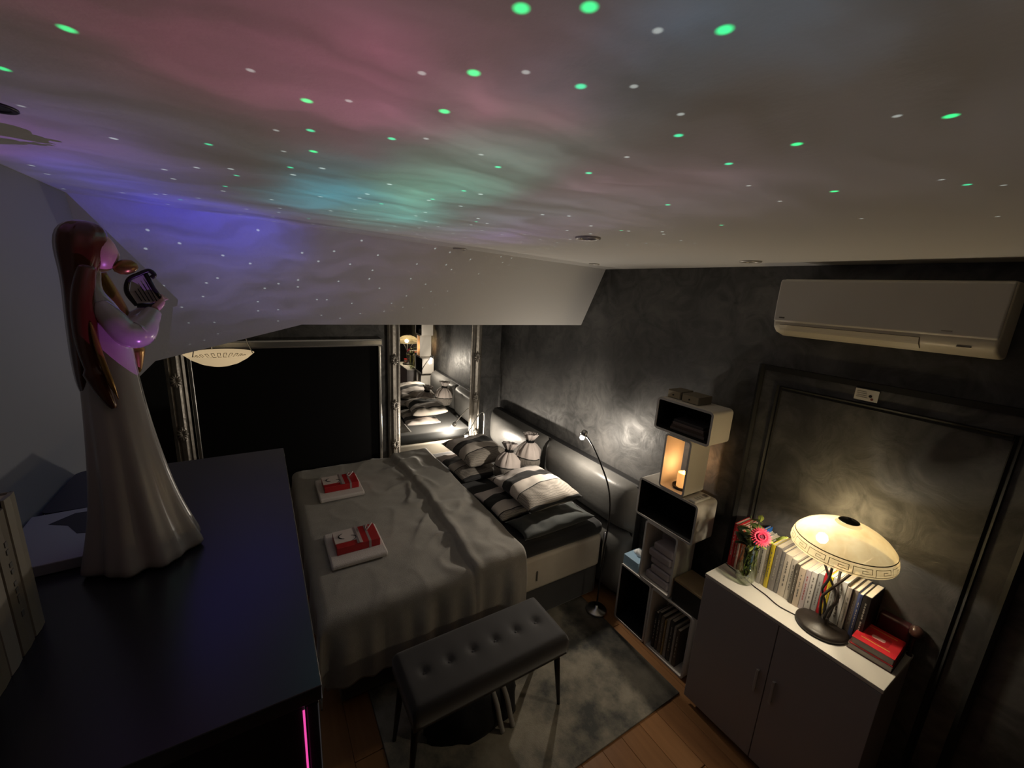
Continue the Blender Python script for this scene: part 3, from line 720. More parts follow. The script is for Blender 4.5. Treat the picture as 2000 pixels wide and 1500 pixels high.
ROW = [('crimson', (.40, .02, .03), .017, .238, 1), ('red', (.50, .035, .03), .014, .232, 1), ('pale pink', (.60, .42, .36), .010, .232, 0), ('orange-red', (.62, .10, .03), .020, .222, 1), ('orange', (.68, .16, .04), .016, .222, 1),
       ('salmon', (.60, .25, .16), .016, .22, 0), ('blue', (.02, .13, .48), .012, .248, 1), ('white', (.62, .60, .56), .020, .225, 0), ('grey-white', (.48, .46, .43), .022, .222, 0), ('beige', (.50, .44, .34), .014, .216, 0),
       ('yellow', (.66, .52, .04), .016, .232, 0), ('mouse grey', (.24, .22, .215), .024, .232, 1), ('slate grey', (.20, .19, .19), .014, .222, 1), ('cream', (.60, .54, .46), .026, .22, 0), ('off-white', (.56, .52, .46), .020, .214, 0), ('dark brown', (.10, .085, .07), .014, .205, 1),
       ('ivory', (.60, .50, .40), .022, .198, 0), ('pale lilac', (.52, .46, .48), .018, .202, 2), ('chalk white', (.62, .60, .58), .020, .208, 0), ('light grey', (.40, .40, .40), .018, .212, 0), ('cherry red', (.48, .02, .03), .015, .225, 1),
       ('lemon yellow', (.70, .55, .03), .014, .225, 0), ('pearl grey', (.42, .41, .39), .014, .232, 0), ('thick pale grey', (.50, .49, .47), .030, .235, 0), ('taupe', (.30, .27, .24), .016, .222, 0), ('brown-grey', (.20, .17, .15), .016, .218, 1), ('navy blue', (.05, .065, .15), .014, .215, 1), ('black', (.02, .018, .018), .024, .222, 1)]
x = .988; scale_w = (.988-.412)/sum(r[2] for r in ROW)
rb = random.Random(4)
for i, (nm, c, w_, h_, ti) in enumerate(ROW):
    w2 = w_*scale_w-.0008
    book('%s paperback, %s book from the tower in the row behind the lamp' % (nm, ORD[i]), 'books in a row on the sideboard', (x-w2/2, -2.095+rb.uniform(-.006, .008), .8005), w2, .14, h_, c, title=ti)
    x -= w_*scale_w
# books inside the bottom cube
x = 1.315
for i, (nm, c, w_, h_) in enumerate((('black', (.015, .014, .014), .022, .25), ('dark grey', (.05, .048, .045), .020, .27), ('grey-brown', (.13, .11, .09), .024, .26), ('mustard', (.28, .19, .06), .014, .25), ('pale grey', (.25, .24, .22), .020, .27), ('charcoal', (.03, .03, .03), .026, .28), ('dull white', (.30, .28, .25), .016, .26), ('brown', (.07, .05, .035), .022, .25))):
    book('%s book, %s from the bed side inside the bottom cube' % (nm, ORD[i]), 'books in the bottom cube', (x-w_/2, -2.03, .0145), w_-.0006, .13, h_, c, title=1)
    x -= w_+.002

# ------------------------------------------------------------------ sideboard
sb = thing('sideboard', 'low white two-door sideboard below the painted-over door', 'sideboard', (.637, -2.01, 0))
SBM = mat('sideboard_shaded', (.36, .34, .35), .55)  # white lacquer darkened: shade on the fronts put into the colour
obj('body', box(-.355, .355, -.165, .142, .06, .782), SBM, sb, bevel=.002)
obj('top', box(-.358, .358, -.165, .160, .782, .80), mat('sideboard_top', (.70, .68, .63), .4), sb, bevel=.002)
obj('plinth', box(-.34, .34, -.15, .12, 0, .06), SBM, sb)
for s_ in (-1, 1):
    xa, xb = (-.355, -.0015) if s_ < 0 else (.0015, .355)
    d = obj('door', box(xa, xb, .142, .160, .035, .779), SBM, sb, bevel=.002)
    hx = s_*.035
    hbm = BM(); bx(hbm, hx-.006, hx+.006, .171, .178, .40, .52); bx(hbm, hx-.005, hx+.005, .160, .172, .405, .415); bx(hbm, hx-.005, hx+.005, .160, .172, .505, .515)
    obj('handle', hbm, mat('grey_handle', (.38, .37, .37), .4), d, bevel=.002)

# ------------------------------------------------------------------ table lamp
tl = thing('table_lamp', 'table lamp with cream glass dome and Greek key rim on twisted dark stem', 'lamp', (.535, -1.985, .8005))
obj('base', lathe(BM(), [(.092, 0), (.095, .006), (.095, .014), (.088, .020), (.080, .024), (.02, .030), (.019, .052), (.012, .056)], 48), mat('dark_bronze', (.022, .017, .015), .45), tl, smooth=True)
for k in range(4):
    a = k*PI/2+.4
    P = lambda r, an, z: (r*math.cos(an), r*math.sin(an), z)
    obj('stem', tube(BM(), spline([P(.012, a, .045), P(.020, a+.2, .10), P(.034, a+.8, .16), P(.020, a+1.7, .215), P(.03, a+2.5, .255), P(.065, a+2.8, .335), P(.10, a+2.9, .40)], 8), .0052, 8), MATS['dark_bronze'], tl, smooth=True)
RZ = .376
def glass_shade():
    M = bpy.data.materials.new('cream_opal_glass'); M.use_nodes = True; T = NT(M.node_tree); nt = M.node_tree
    p = nt.nodes['Principled BSDF']; out = nt.nodes['Material Output']
    tc = T.n('ShaderNodeTexCoord'); n1 = T.n('ShaderNodeTexNoise'); n1.inputs['Scale'].default_value = 18; n1.inputs['Detail'].default_value = 5; T.l(tc.outputs['Object'], n1.inputs['Vector'])
    cr = T.n('ShaderNodeValToRGB'); e = cr.color_ramp.elements; e[0].position = .3; e[0].color = (.70, .58, .35, 1); e[1].position = .7; e[1].color = (.84, .76, .53, 1); T.l(n1.outputs['Fac'], cr.inputs[0])
    tr = T.n('ShaderNodeBsdfTranslucent'); T.l(cr.outputs[0], tr.inputs[0]); T.l(cr.outputs[0], p.inputs['Base Color']); p.inputs['Roughness'].default_value = .25
    mx = T.n('ShaderNodeMixShader'); mx.inputs[0].default_value = .30; T.l(p.outputs[0], mx.inputs[1]); T.l(tr.outputs[0], mx.inputs[2])
    tp = T.n('ShaderNodeBsdfTransparent'); tp.inputs[0].default_value = (1, .90, .66, 1)
    m2 = T.n('ShaderNodeMixShader'); m2.inputs[0].default_value = .46; T.l(mx.outputs[0], m2.inputs[1]); T.l(tp.outputs[0], m2.inputs[2]); T.l(m2.outputs[0], out.inputs[0])
    return M
OPAL = glass_shade()
prof = [(.1755, 0), (.1775, .006), (.1765, .020), (.1715, .040), (.1675, .047), (.1655, .052), (.157, .063), (.143, .078), (.123, .093), (.098, .107), (.070, .1175), (.052, .122), (.044, .1235)]
sh = obj('shade', lathe(BM(), prof, 72, (0, 0, RZ), cap=False), OPAL, tl, smooth=True)
def prof_r(z):
    for (r0, z0), (r1, z1) in zip(prof, prof[1:]):
        if z0 <= z <= z1: return r0+(r1-r0)*(z-z0)/(z1-z0)
    return prof[-1][0]
kb_ = BM(); N = 15
cell = [(0, .05), (0, 1), (.82, 1), (.82, .38), (.40, .38), (.40, .68)]
cell2 = [(.40, .68), (.62, .68)]
def ribbon(pts, bm, hw=.0011):
    for (s0, t0), (s1, t1) in zip(pts, pts[1:]):
        horiz = abs(t0-t1) < 1e-6; n = 5 if horiz else 3
        if horiz: s0, s1 = (s0-.02, s1+.02) if s0 < s1 else (s0+.02, s1-.02)
        for k in range(n):
            q = []
            for tt, side in ((k/n, -1), ((k+1)/n, -1), ((k+1)/n, 1), (k/n, 1)):
                s = s0+(s1-s0)*tt; t = t0+(t1-t0)*tt
                z = .007+t*.030+(side*hw if horiz else 0); a = (s)/N*2*PI+(0 if horiz else side*hw/.175)
                r = prof_r(z)+.0007; q.append(bm.verts.new((r*math.cos(a), r*math.sin(a), RZ+z)))
            bm.faces.new(q)
for c in range(N):
    ribbon([(s+c, t) for s, t in cell], kb_); ribbon([(s+c, t) for s, t in cell2], kb_)
    ribbon([(c+.0, .05), (c+1.0, .05)], kb_)
obj('greek_key', kb_, mat('olive_line', (.13, .10, .045), .6), sh)
gr = BM(); lathe(gr, [(.1680, .0465), (.1690, .048), (.1668, .0505)], 72, (0, 0, RZ), cap=False)
obj('rim_line', gr, MATS['olive_line'], sh, smooth=True)
cp = obj('cap', lathe(BM(), [(.034, .134), (.036, .136), (.030, .140), (.007, .143), (.005, .150), (.001, .152)], 28, (0, 0, RZ)), MATS['dark_bronze'], tl, smooth=True)
obj('bulb', lathe(BM(), [(.004, .012), (.016, .02), (.021, .034), (.016, .050), (.003, .058)], 18, (.06, .04, RZ)), BULB, tl, smooth=True)
point('table_light', (.06, .04, RZ+.035), (1, .84, .60), 25, .024, tl)
cb = obj('lamp_cord', tube(BM(), spline([(.62, -1.955, .804), (.69, -1.945, .8035), (.76, -1.965, .8035), (.82, -1.975, .8035), (.90, -2.0, .8035), (.96, -2.01, .8035), (.992, -2.02, .8035)], 8), .0022, 6), BLACKM, smooth=True)
tag(cb, 'thin black lamp cord running along the white sideboard top', 'cord')

# ------------------------------------------------------------------ vase and flowers
GLASS = bpy.data.materials.new('clear_glass'); GLASS.use_nodes = True
T = NT(GLASS.node_tree); nt = GLASS.node_tree
gl = T.n('ShaderNodeBsdfGlossy'); gl.inputs['Roughness'].default_value = .04; tr = T.n('ShaderNodeBsdfTransparent'); tr.inputs[0].default_value = (.93, .95, .88, 1)
fr = T.n('ShaderNodeLayerWeight'); fr.inputs[0].default_value = .5; mx = T.n('ShaderNodeMixShader'); T.l(T.math('MULTIPLY_ADD', T.math('POWER', fr.outputs['Facing'], 4), .75, .10), mx.inputs[0]); T.l(tr.outputs[0], mx.inputs[1]); T.l(gl.outputs[0], mx.inputs[2]); T.l(mx.outputs[0], nt.nodes['Material Output'].inputs[0])
VX, VY = .862, -1.965
vs = thing('vase', 'bulging clear glass vase with flower stems on the sideboard', 'vase', (VX, VY, .8005))
vprof = [(.022, 0), (.032, .004), (.044, .03), (.047, .07), (.042, .12), (.034, .165), (.036, .195), (.040, .205)]
obj('glass', lathe(BM(), vprof+[(r-.003, z) for r, z in vprof[::-1][:-1]]+[(.02, .008)], 40, cap=True), GLASS, vs, smooth=True)
obj('water', lathe(BM(), [(.020, .010), (.034, .013), (.0405, .032), (.0435, .07), (.041, .095)], 32), GLASS, vs, smooth=True)
GREEN = [mat('leaf_dark', (.035, .055, .022), .5), mat('leaf_mid', (.09, .13, .035), .5), mat('leaf_light', (.28, .34, .07), .5)]
PINK = mat('pink_petal', (.62, .035, .10), .55, noise_amt=.25, noise_scale=60)
GC = Vector((.812, -1.925, 1.092)); gt = thing('gerbera', 'bright pink gerbera facing the room in the glass vase', 'flower', (VX, VY, .82))
gl_ = GC-Vector((VX, VY, .82)); gd = Vector((-.45, .55, .55)).normalized(); gq = gd.to_track_quat('Z', 'Y')
pb = BM()
for ly, (n, r0, r1, z0, z1) in enumerate(((24, .008, .047, .002, .004), (20, .008, .036, .004, .011), (14, .006, .019, .006, .016))):
    for k in range(n):
        a = 2*PI*k/n+ly*.15; ca, sa = math.cos(a), math.sin(a); wd = .0042
        def Q(r, s, z): return gl_+gq@Vector((r*ca-s*sa, r*sa+s*ca, z))
        v = [pb.verts.new(Q(r0, -wd*.5, z0)), pb.verts.new(Q(r0, wd*.5, z0)), pb.verts.new(Q(r1*.75, wd, z1)), pb.verts.new(Q(r1, 0, z1-.001)), pb.verts.new(Q(r1*.75, -wd, z1))]
        pb.faces.new(v)
obj('petals', pb, PINK, gt)
o = obj('centre', lathe(BM(), [(.008, .004), (.009, .010), (.006, .013), (.001, .012)], 16), mat('gerbera_centre', (.16, .02, .05), .7), gt, loc=gl_); o.rotation_mode = 'QUATERNION'; o.rotation_quaternion = gq
obj('stem', tube(BM(), spline([(.01, -.01, -.005), (.0, 0, .1), (-.005, .01, .2), tuple(gl_-gd*.004)], 6), .0024, 6), GREEN[1], gt, smooth=True)
lf = BM(); L_, W_ = .062, .015
rows = [[lf.verts.new((t*L_, s*W_*math.sin(PI*min(1, .08+t*.92))**.8, .010*math.sin(t*2.6)-.006*abs(s))) for s in (-1, 0, 1)] for t in (0, .2, .45, .7, .9, 1)]
for a_, b_ in zip(rows, rows[1:]):
    for i in range(2): lf.faces.new((a_[i], a_[i+1], b_[i+1], b_[i]))
leaf_src = [None]*3
def sprig(label, tip, gi, n, spread, seed, sc=1.0):
    t = thing('leafy_sprig', label, 'greenery', (VX, VY, .82), 0, 'greenery in the vase')
    rn = random.Random(seed); tp = Vector(tip)-Vector((VX, VY, .82))
    b0 = Vector((rn.uniform(-.016, .016), rn.uniform(-.016, .016), -.006))
    nk = Vector((tp.x*.3, tp.y*.3, .185)); pts = spline([b0, (b0+nk)/2+Vector((rn.uniform(-.012, .012), rn.uniform(-.012, .012), 0)), nk, tp], 6)
    obj('stem', tube(BM(), pts, .0018, 5), GREEN[min(1, gi)], t, smooth=True)
    for k in range(n):
        i = int(len(pts)*(.12+.86*k/n)); p = pts[min(i, len(pts)-1)]
        inside = p.z < .185
        ln = share('leaf', leaf_src[gi], t, p, (rn.uniform(-.5, .5), rn.uniform(-1.3, -.9) if inside else rn.uniform(-.9, .3), rn.uniform(0, 2*PI)), (sc*(.55 if inside else rn.uniform(.7, 1.1)),)*3)
for i in range(3):
    me_o = obj('leaf', lf.copy(), GREEN[i], None, smooth=True, loc=(0, 0, 0)); leaf_src[i] = me_o
sprig('dark leafy sprig leaning towards the tower in the vase', (.935, -1.945, 1.07), 0, 18, .05, 1)
sprig('dark leafy sprig hanging at the vase neck below the gerbera', (.885, -1.91, 1.035), 0, 17, .05, 2)
sprig('dull green round-leaved sprig behind the gerbera', (.90, -1.985, 1.14), 1, 18, .05, 3)
sprig('yellow-green feathery sprig towards the blue book', (.765, -1.98, 1.10), 2, 18, .05, 4, .8)
sprig('short pale sprig right below the pink petals', (.835, -1.92, 1.03), 2, 9, .04, 5, .7)
sprig('mid green sprig crowning the bouquet', (.86, -1.995, 1.15), 2, 12, .04, 6, .8)
for o in leaf_src: bpy.data.objects.remove(o)

# ------------------------------------------------------------------ things at the right end of the sideboard
def flat_book(label, x0, x1, y0, y1, z0, h_, c, rz=0):
    t = thing('book', label, 'book', ((x0+x1)/2, (y0+y1)/2, z0), rz, 'books lying at the sideboard end'); hx, hy = (x1-x0)/2, (y1-y0)/2
    bm = BM(); bx(bm, -hx, hx, -hy, hy, 0, .003); bx(bm, -hx, hx, -hy, hy, h_-.003, h_); bx(bm, -hx, hx, -hy, -hy+.003, .003, h_-.003)
    k = obj('cover', bm, bookmat(c), t, bevel=.001, seg=1)
    obj('pages', box(-hx+.003, hx-.003, -hy+.003, hy-.004, .003, h_-.003), mat('grey_pages', (.36, .33, .30), .85), t)
    return t, k
flat_book('dark-covered book lying under the red one', .295, .437, -2.12, -1.962, .8005, .026, (.09, .05, .05), .03)
rt, rk = flat_book('glossy red book lying on top at the end of the sideboard', .298, .432, -2.118, -1.965, .827, .034, (.52, .02, .03), .05)
rl = mat('red_relief', (.36, .012, .02), .35); gd_ = mat('faded_gold', (.60, .30, .08), .5)
obj('cover_print', prism(BM(), rrect(-.035, .040, -.035, .030, .012), 'z', .034, .0346), rl, rk)
obj('cover_print', prism(BM(), rrect(-.020, .022, -.012, .012, .008), 'z', .0346, .0352), mat('pale_print', (.55, .30, .28), .5), rk)
for yy in (-.055, .045): obj('cover_print', box(-.045, .045, yy-.003, yy+.003, .034, .0345), gd_, rk)
mb = obj('keepsake_box', box(.30, .405, -2.172, -2.128, .8005, .925), mat('maroon_leather', (.045, .008, .014), .4), bevel=.012, seg=4)
tag(mb, 'dark maroon case standing behind the red book', 'case')
gb = thing('glass_ball', 'small dark glass ball on a foot behind the red book', 'ornament', (.262+.012, -2.135, .8005))
gb.location = (.293, -2.150, .8005); gb.location = (.262, -2.12, .8005)
SMK = mat('smoky_glass', (.05, .025, .02), .08, spec=.8)
gb.location = (.272+.02, -2.10, .8005)
bpy.data.objects.remove(gb)
gb = thing('glass_ball', 'small dark glass ball on a maroon foot behind the red book', 'ornament', (.2895, -2.1475, .8005))
obj('foot', lathe(BM(), [(.010, 0), (.010, .004), (.005, .010), (.005, .075), (.008, .085)], 18), MATS['maroon_leather'], gb, smooth=True)
obj('ball', lathe(BM(), [(.026*math.cos(t), .110+.026*math.sin(t)) for t in [-PI/2*.96+k*PI*.96/12 for k in range(13)]], 24), SMK, gb, smooth=True)

# sign on the door
st = thing('door_sticker', 'small white printed sticker at the top of the dark door', 'sticker', (.632, YB+.026, 1.778))
obj('card', box(-.040, .040, 0, .002, 0, .048), mat('sticker_white', (.62, .60, .55), .6), st)
obj('symbol', lathe(BM(), [(.006, 0), (.006, .0006)], 14), INK, st, loc=(-.014, .002, .022), rot=(-PI/2, 0, 0))
obj('symbol', lathe(BM(), [(.005, 0), (.005, .0006)], 14), mat('brown_ink', (.18, .05, .04), .6), st, loc=(-.021, .002, .010), rot=(-PI/2, 0, 0))
for k in range(4): obj('print_line', box(-.005+.002*k, .034, .002, .0026, .012+k*.008, .0145+k*.008), mat('grey_ink', (.3, .28, .26), .6), st)

# ------------------------------------------------------------------ air conditioner
ac = thing('air_conditioner', 'white split air conditioner high on the dark wall', 'air conditioner', (.64, -2.08, 2.0))
ACM = mat('ac_white', (.60, .58, .55), .45); ACL = mat('ac_lower_lit', (.66, .62, .53), .4); SEAM = mat('seam_dark', (.10, .085, .06), .7)  # lower parts carry the warm lamp light from below in their colour
ya = -YB*0+(-2.178+2.08)
AX = .345
obj('body', prism(BM(), [(ya, .265), (.060, .265), (.070, .250), (.072, .075), (.066, .050), (.040, .030), (-.02, .012), (ya, .008)], 'x', -AX, AX), ACL, ac, bevel=.012, seg=3)
fp = obj('front_panel', prism(BM(), [(.058, .262), (.076, .262), (.082, .252), (.085, .16), (.082, .082), (.070, .076)], 'x', -AX+.004, AX-.004), ACM, ac, bevel=.006, seg=3)
obj('mark', box(.295, .318, .0845, .0853, .094, .100), mat('ac_mark', (.10, .09, .085), .5), fp)
obj('mark', box(-.235, -.208, .0845, .0853, .094, .098), mat('ac_mark_faint', (.34, .31, .28), .5), fp)
fl_ = obj('louver', prism(BM(), [(.0705, .066), (.0655, .047), (.042, .029), (.039, .0275), (.036, .024), (.062, .041), (.0735, .066)], 'x', -.155, .315), ACL, ac)
obj('seam', tube(BM(), [(-.155, .0725, .066), (.315, .0725, .066)], .0011, 6), SEAM, fl_)
obj('seam', tube(BM(), [(-.155, .0725, .066), (-.155, .064, .043), (-.155, .038, .026)], .0011, 6), SEAM, fl_)
obj('display', box(-.285, -.250, .050, .066, .046, .050), mat('ac_display', (.16, .14, .12), .3), ac)
# ------------------------------------------------------------------ dresser
DZ = 1.65
ds = thing('dresser', 'tall dark dresser with satin black top along the white wall', 'dresser', (.90, .19, 0))
DM = mat('dresser_dark', (.008, .007, .008), .5, spec=.3); DT = mat('dresser_top', (.017, .016, .022), .27, spec=.75)
obj('body', box(-.428, .428, -.205, .205, .05, DZ-.022), DM, ds, bevel=.003)
obj('top', box(-.432, .432, -.225, .21, DZ-.022, DZ), DT, ds, bevel=.002)
obj('plinth', box(-.41, .41, -.18, .2, 0, .05), DM, ds)
for i in range(2):
    x0 = -.427+i*.428
    d = obj('door', box(x0, x0+.426, -.221, -.205, .06, DZ-.028), DM, ds, bevel=.003)
    hx = x0+(.40 if i == 0 else .026)
    obj('handle', tube(BM(), [(hx, -.224, .75), (hx, -.224, .95)], .004, 8), BLACKM, d, smooth=True)
obj('edge_glow', box(-.4305, -.4285, -.2040, -.2015, .10, DZ-.03), mat('pink_strip', (.6, .1, .3), .5, emit=(1, .08, .45), estr=.9), ds)  # pink light on the dresser edge, put in as an added emissive strip

# ------------------------------------------------------------------ porcelain figurine
def figurine():
    fa = math.atan2(-.95, .32)
    t = thing('figurine', 'tall porcelain figurine in white gown with long brown hair holding a harp', 'figurine', (.888, .208, DZ+.0005), fa)
    POR = mat('white_porcelain', (.46, .42, .40), .2, spec=.6, coat=.6)
    HAIR = mat('brown_glaze', (.085, .024, .010), .18, spec=.6, coat=.4)
    GOLD = mat('gold_glaze', (.30, .17, .045), .3, metal=.6)
    SKIN = mat('skin_glaze', (.60, .36, .31), .3)
    n = 64
    def rings():
        out = []
        # z, centre x, rx, ry, fold depth
        prof = [(0, .005, .077, .072, .14), (.006, .005, .080, .075, .15), (.03, .004, .074, .069, .14), (.07, .002, .064, .059, .12), (.12, .000, .054, .050, .10), (.18, -.002, .047, .043, .075),
                (.24, -.004, .041, .037, .05), (.30, -.005, .037, .033, .02), (.345, -.005, .034, .031, .008), (.375, -.004, .032, .031, 0), (.405, -.004, .031, .033, 0), (.430, -.006, .028, .034, 0),
                (.448, -.008, .022, .030, 0), (.460, -.009, .014, .020, 0), (.470, -.008, .0105, .011, 0), (.490, -.005, .0095, .0095, 0), (.50, -.003, .0095, .0095, 0)]
        for z, cx, rx, ry, fd in prof:
            f = lambda a, fd=fd, z=z: 1+fd*(1.5*abs(math.sin(4*a+.6+z*1.5))**.7-1+.35*math.sin(13*a+2))
            out.append(ell(cx, 0, z, rx, ry, n, f))
        return out
    obj('gown', loft(BM(), rings()), POR, t, smooth=True, sub=1)
    # head
    hr = []
    for k in range(15):
        a = -PI/2+PI*k/14; rr = math.cos(a)
        f = lambda th, a=a: 1+.10*math.exp(-(th if th < PI else th-2*PI)**2/.06)*math.exp(-((a+.15)/.22)**2)
        hr.append(ell(.004+.003*math.sin(-a)*0, 0, .522+.030*math.sin(a), max(.0004, .0235*rr), max(.0004, .0205*rr*(1-.12*max(0, -math.sin(a)))), 32, f))
    hd = obj('head', loft(BM(), hr), SKIN, t, smooth=True)
    for s_ in (-1, 1):
        obj('eye', tube(BM(), spline([(.0225, s_*.0045, .525), (.0236, s_*.0075, .5242), (.0205, s_*.011, .5252)], 4), .0009, 6), mat('eye_line', (.04, .015, .01), .5), hd, smooth=True)
    obj('mouth', tube(BM(), [(.0215, -.004, .508), (.0228, 0, .5078), (.0215, .004, .508)], .0011, 6), mat('lip', (.45, .08, .08), .4), hd, smooth=True)
    # hair: cap round the back of the head flowing down the back into a pointed lock on either side
    hrs = []
    spec = [(.566, -.006, .006, .006), (.562, -.007, .020, .018), (.550, -.009, .0285, .0265), (.532, -.0115, .0300, .0290), (.512, -.0150, .0265, .0290), (.490, -.0195, .0205, .0270), (.465, -.0240, .0165, .0265), (.435, -.0285, .0140, .0275),
            (.40, -.0315, .0125, .0280), (.37, -.0335, .0115, .0270), (.345, -.035, .0100, .0240), (.325, -.036, .0085, .019), (.31, -.0365, .006, .012), (.30, -.037, .002, .004)]
    for z, cx, rx, ry in spec:
        hrs.append(ell(cx, 0, z, rx, ry, 40, lambda a: 1+.035*math.sin(9*a)))
    hair = obj('hair', loft(BM(), hrs), HAIR, t, smooth=True, sub=1)
    for s_ in (-1, 1):
        pts = spline([(-.012, s_*.026, .50), (-.022, s_*.031, .455), (-.026, s_*.034, .40), (-.024, s_*.037, .35), (-.017, s_*.039, .31), (-.010, s_*.041, .285)], 6) if s_ < 0 else \
              spline([(.004, .026, .49), (.018, .030, .44), (.026, .031, .40), (.032, .030, .37), (.033, .030, .345), (.033, .030, .325)], 6)
        rr = [.010+.004*math.sin(PI*min(1, i/len(pts)*1.6)) if i/len(pts) < .6 else .0145*(1-(i/len(pts)-.6)/.42)**.8+.0006 for i in range(len(pts))]
        obj('lock', tube(BM(), pts, rr, 14), HAIR if s_ < 0 else GOLD, hair, smooth=True)
    obj('lock_gilding', tube(BM(), spline([(-.020, -.046, .42), (-.016, -.0505, .37), (-.010, -.0515, .33), (-.004, -.0475, .30)], 6), [.001, .002, .003, .0035]+[.004]*9+[.0035, .003, .002, .001, .0008, .0006][:6], 8), GOLD, hair, smooth=True)  # gold glaze along the pointed lock
    # sleeves and hands
    for s_ in (-1, 1):
        pts = spline([(-.006, s_*.026, .442), (.004, s_*.038, .425), (.016, s_*.042, .405), (.030, s_*.036, .400), (.046, s_*.026, .418), (.058, s_*.018, .434)], 6)
        rr = [.013+.006*math.sin(PI*min(1, i/len(pts)))+.004*(1 if .35 < i/len(pts) < .8 else 0)*math.sin(PI*(i/len(pts)-.35)/.45) for i in range(len(pts))]
        rr = [r*(1 if i/len(pts) < .75 else 1-1.0*(i/len(pts)-.75)) for i, r in enumerate(rr)]
        sl = obj('sleeve', tube(BM(), pts, rr, 18), POR, t, smooth=True)
        # pointed bell of the sleeve hanging from the forearm
        bb_ = BM(); loft(bb_, [[(.050+.011*math.cos(a)*q, s_*.024+.008*math.sin(a)*q, zz+.0*q) for a in [2*PI*k/16 for k in range(16)]] for zz, q in ((.425, 1.0), (.412, 1.05), (.398, .8), (.386, .35), (.381, .05))])
        hb_ = BM()
        base = Vector((.060, s_*.016, .437)); tube(hb_, spline([base, base+Vector((.007, -s_*.002, .007)), base+Vector((.012, -s_*.004, .014))], 3), [.0055, .006, .0062, .006, .0055, .005, .0042], 10)
        for k in range(4):
            f0 = base+Vector((.010-.001*k, -s_*.004+.0, .012)); dirv = Vector((.004+.003*k, -s_*.006, .010-.002*k))
            tube(hb_, [f0, f0+dirv*.6, f0+dirv*1.1+Vector((-.001, 0, .0))], [.0022, .002, .0014], 6)
        tube(hb_, [base+Vector((.006, -s_*.004, .006)), base+Vector((.004, -s_*.009, .012)), base+Vector((.007, -s_*.011, .016))], [.0024, .002, .0014], 6)
        obj('hand', hb_, SKIN, sl, smooth=True); bb_.free()
    # harp
    hp = BM()
    arc = spline([(.040, -.004, .442), (.030, -.006, .462), (.034, -.008, .482), (.048, -.009, .492), (.060, -.010, .498), (.066, -.010, .492), (.062, -.010, .487)], 6)
    tube(hp, arc, .0034, 8); tube(hp, [(.055, -.009, .494), (.063, -.008, .470), (.074, -.006, .447)], .0034, 8); tube(hp, [(.040, -.004, .442), (.058, -.005, .441), (.074, -.006, .447)], .0042, 8)
    h_ = obj('harp', hp, mat('harp_black', (.02, .016, .02), .3), t, smooth=True)
    obj('harp_panel', prism(BM(), [(.040, .445), (.033, .462), (.037, .480), (.052, .492), (.062, .470), (.072, .449)], 'y', -.0085, -.0045), POR, h_)
    for k in range(5):
        q = .15+k*.17
        obj('string', tube(BM(), [(.042+.028*q, -.0095, .449), (.036+.022*q, -.0105, .462+.022*q)], .0007, 5), MATS['harp_black'], h_)
    obj('bird', loft(BM(), [ell(.030, -.004, .490, .004, .004, 20), ell(.031, -.004, .494, .012, .010, 20), ell(.033, -.004, .501, .016, .012, 20), ell(.035, -.004, .508, .013, .010, 20), ell(.036, -.004, .513, .006, .005, 20)]), GOLD, h_, smooth=True)
    return t
figurine()

# ------------------------------------------------------------------ books and papers on the dresser
FAB = [(.30, .27, .22), (.22, .19, .15), (.34, .31, .27), (.26, .22, .16)]
bkx = [(.742, .030), (.708, .034), (.674, .030), (.642, .034)]
nmz = ['pale grey thick book nearest the figurine in the row against the white wall', 'brown-beige thick book, second from the figurine against the white wall', 'light linen-bound book, third from the figurine against the white wall', 'tan book at the picture edge, fourth from the figurine against the white wall']
for i, (x, w_) in enumerate(bkx):
    book(nmz[i], 'books on the dresser', (x, .345, DZ+.0005), w_-.001, .10, .205-.008*(i % 2), FAB[i], rot=(0, 0, PI), title=0 if i == 1 else None)
mg = thing('magazine', 'white magazine with dark graphic lying behind the figurine', 'magazine', (.985, .335, DZ+.0005), .05)
obj('sheets', box(-.10, .10, -.055, .065, 0, .020), mat('magazine_white', (.40, .40, .43), .5), mg, bevel=.002)
obj('cover_print', prism(BM(), [(-.02, -.045), (.075, -.04), (.08, .0), (.05, .03), (.03, .0), (-.01, -.02)], 'z', .020, .0206), mat('print_dark', (.03, .03, .04), .5), mg)
tb2 = thing('folder', 'dark slate folder lying beyond the white magazine on the dresser', 'folder', (1.195, .345, DZ+.0005), .0)
obj('board', prism(BM(), rrect(-.10, .115, -.09, .055, .02), 'z', 0, .016), mat('slate_board', (.045, .045, .06), .5), tb2)
obj('page_block', box(-.095, .11, -.084, .049, .003, .013), PAGES, tb2)

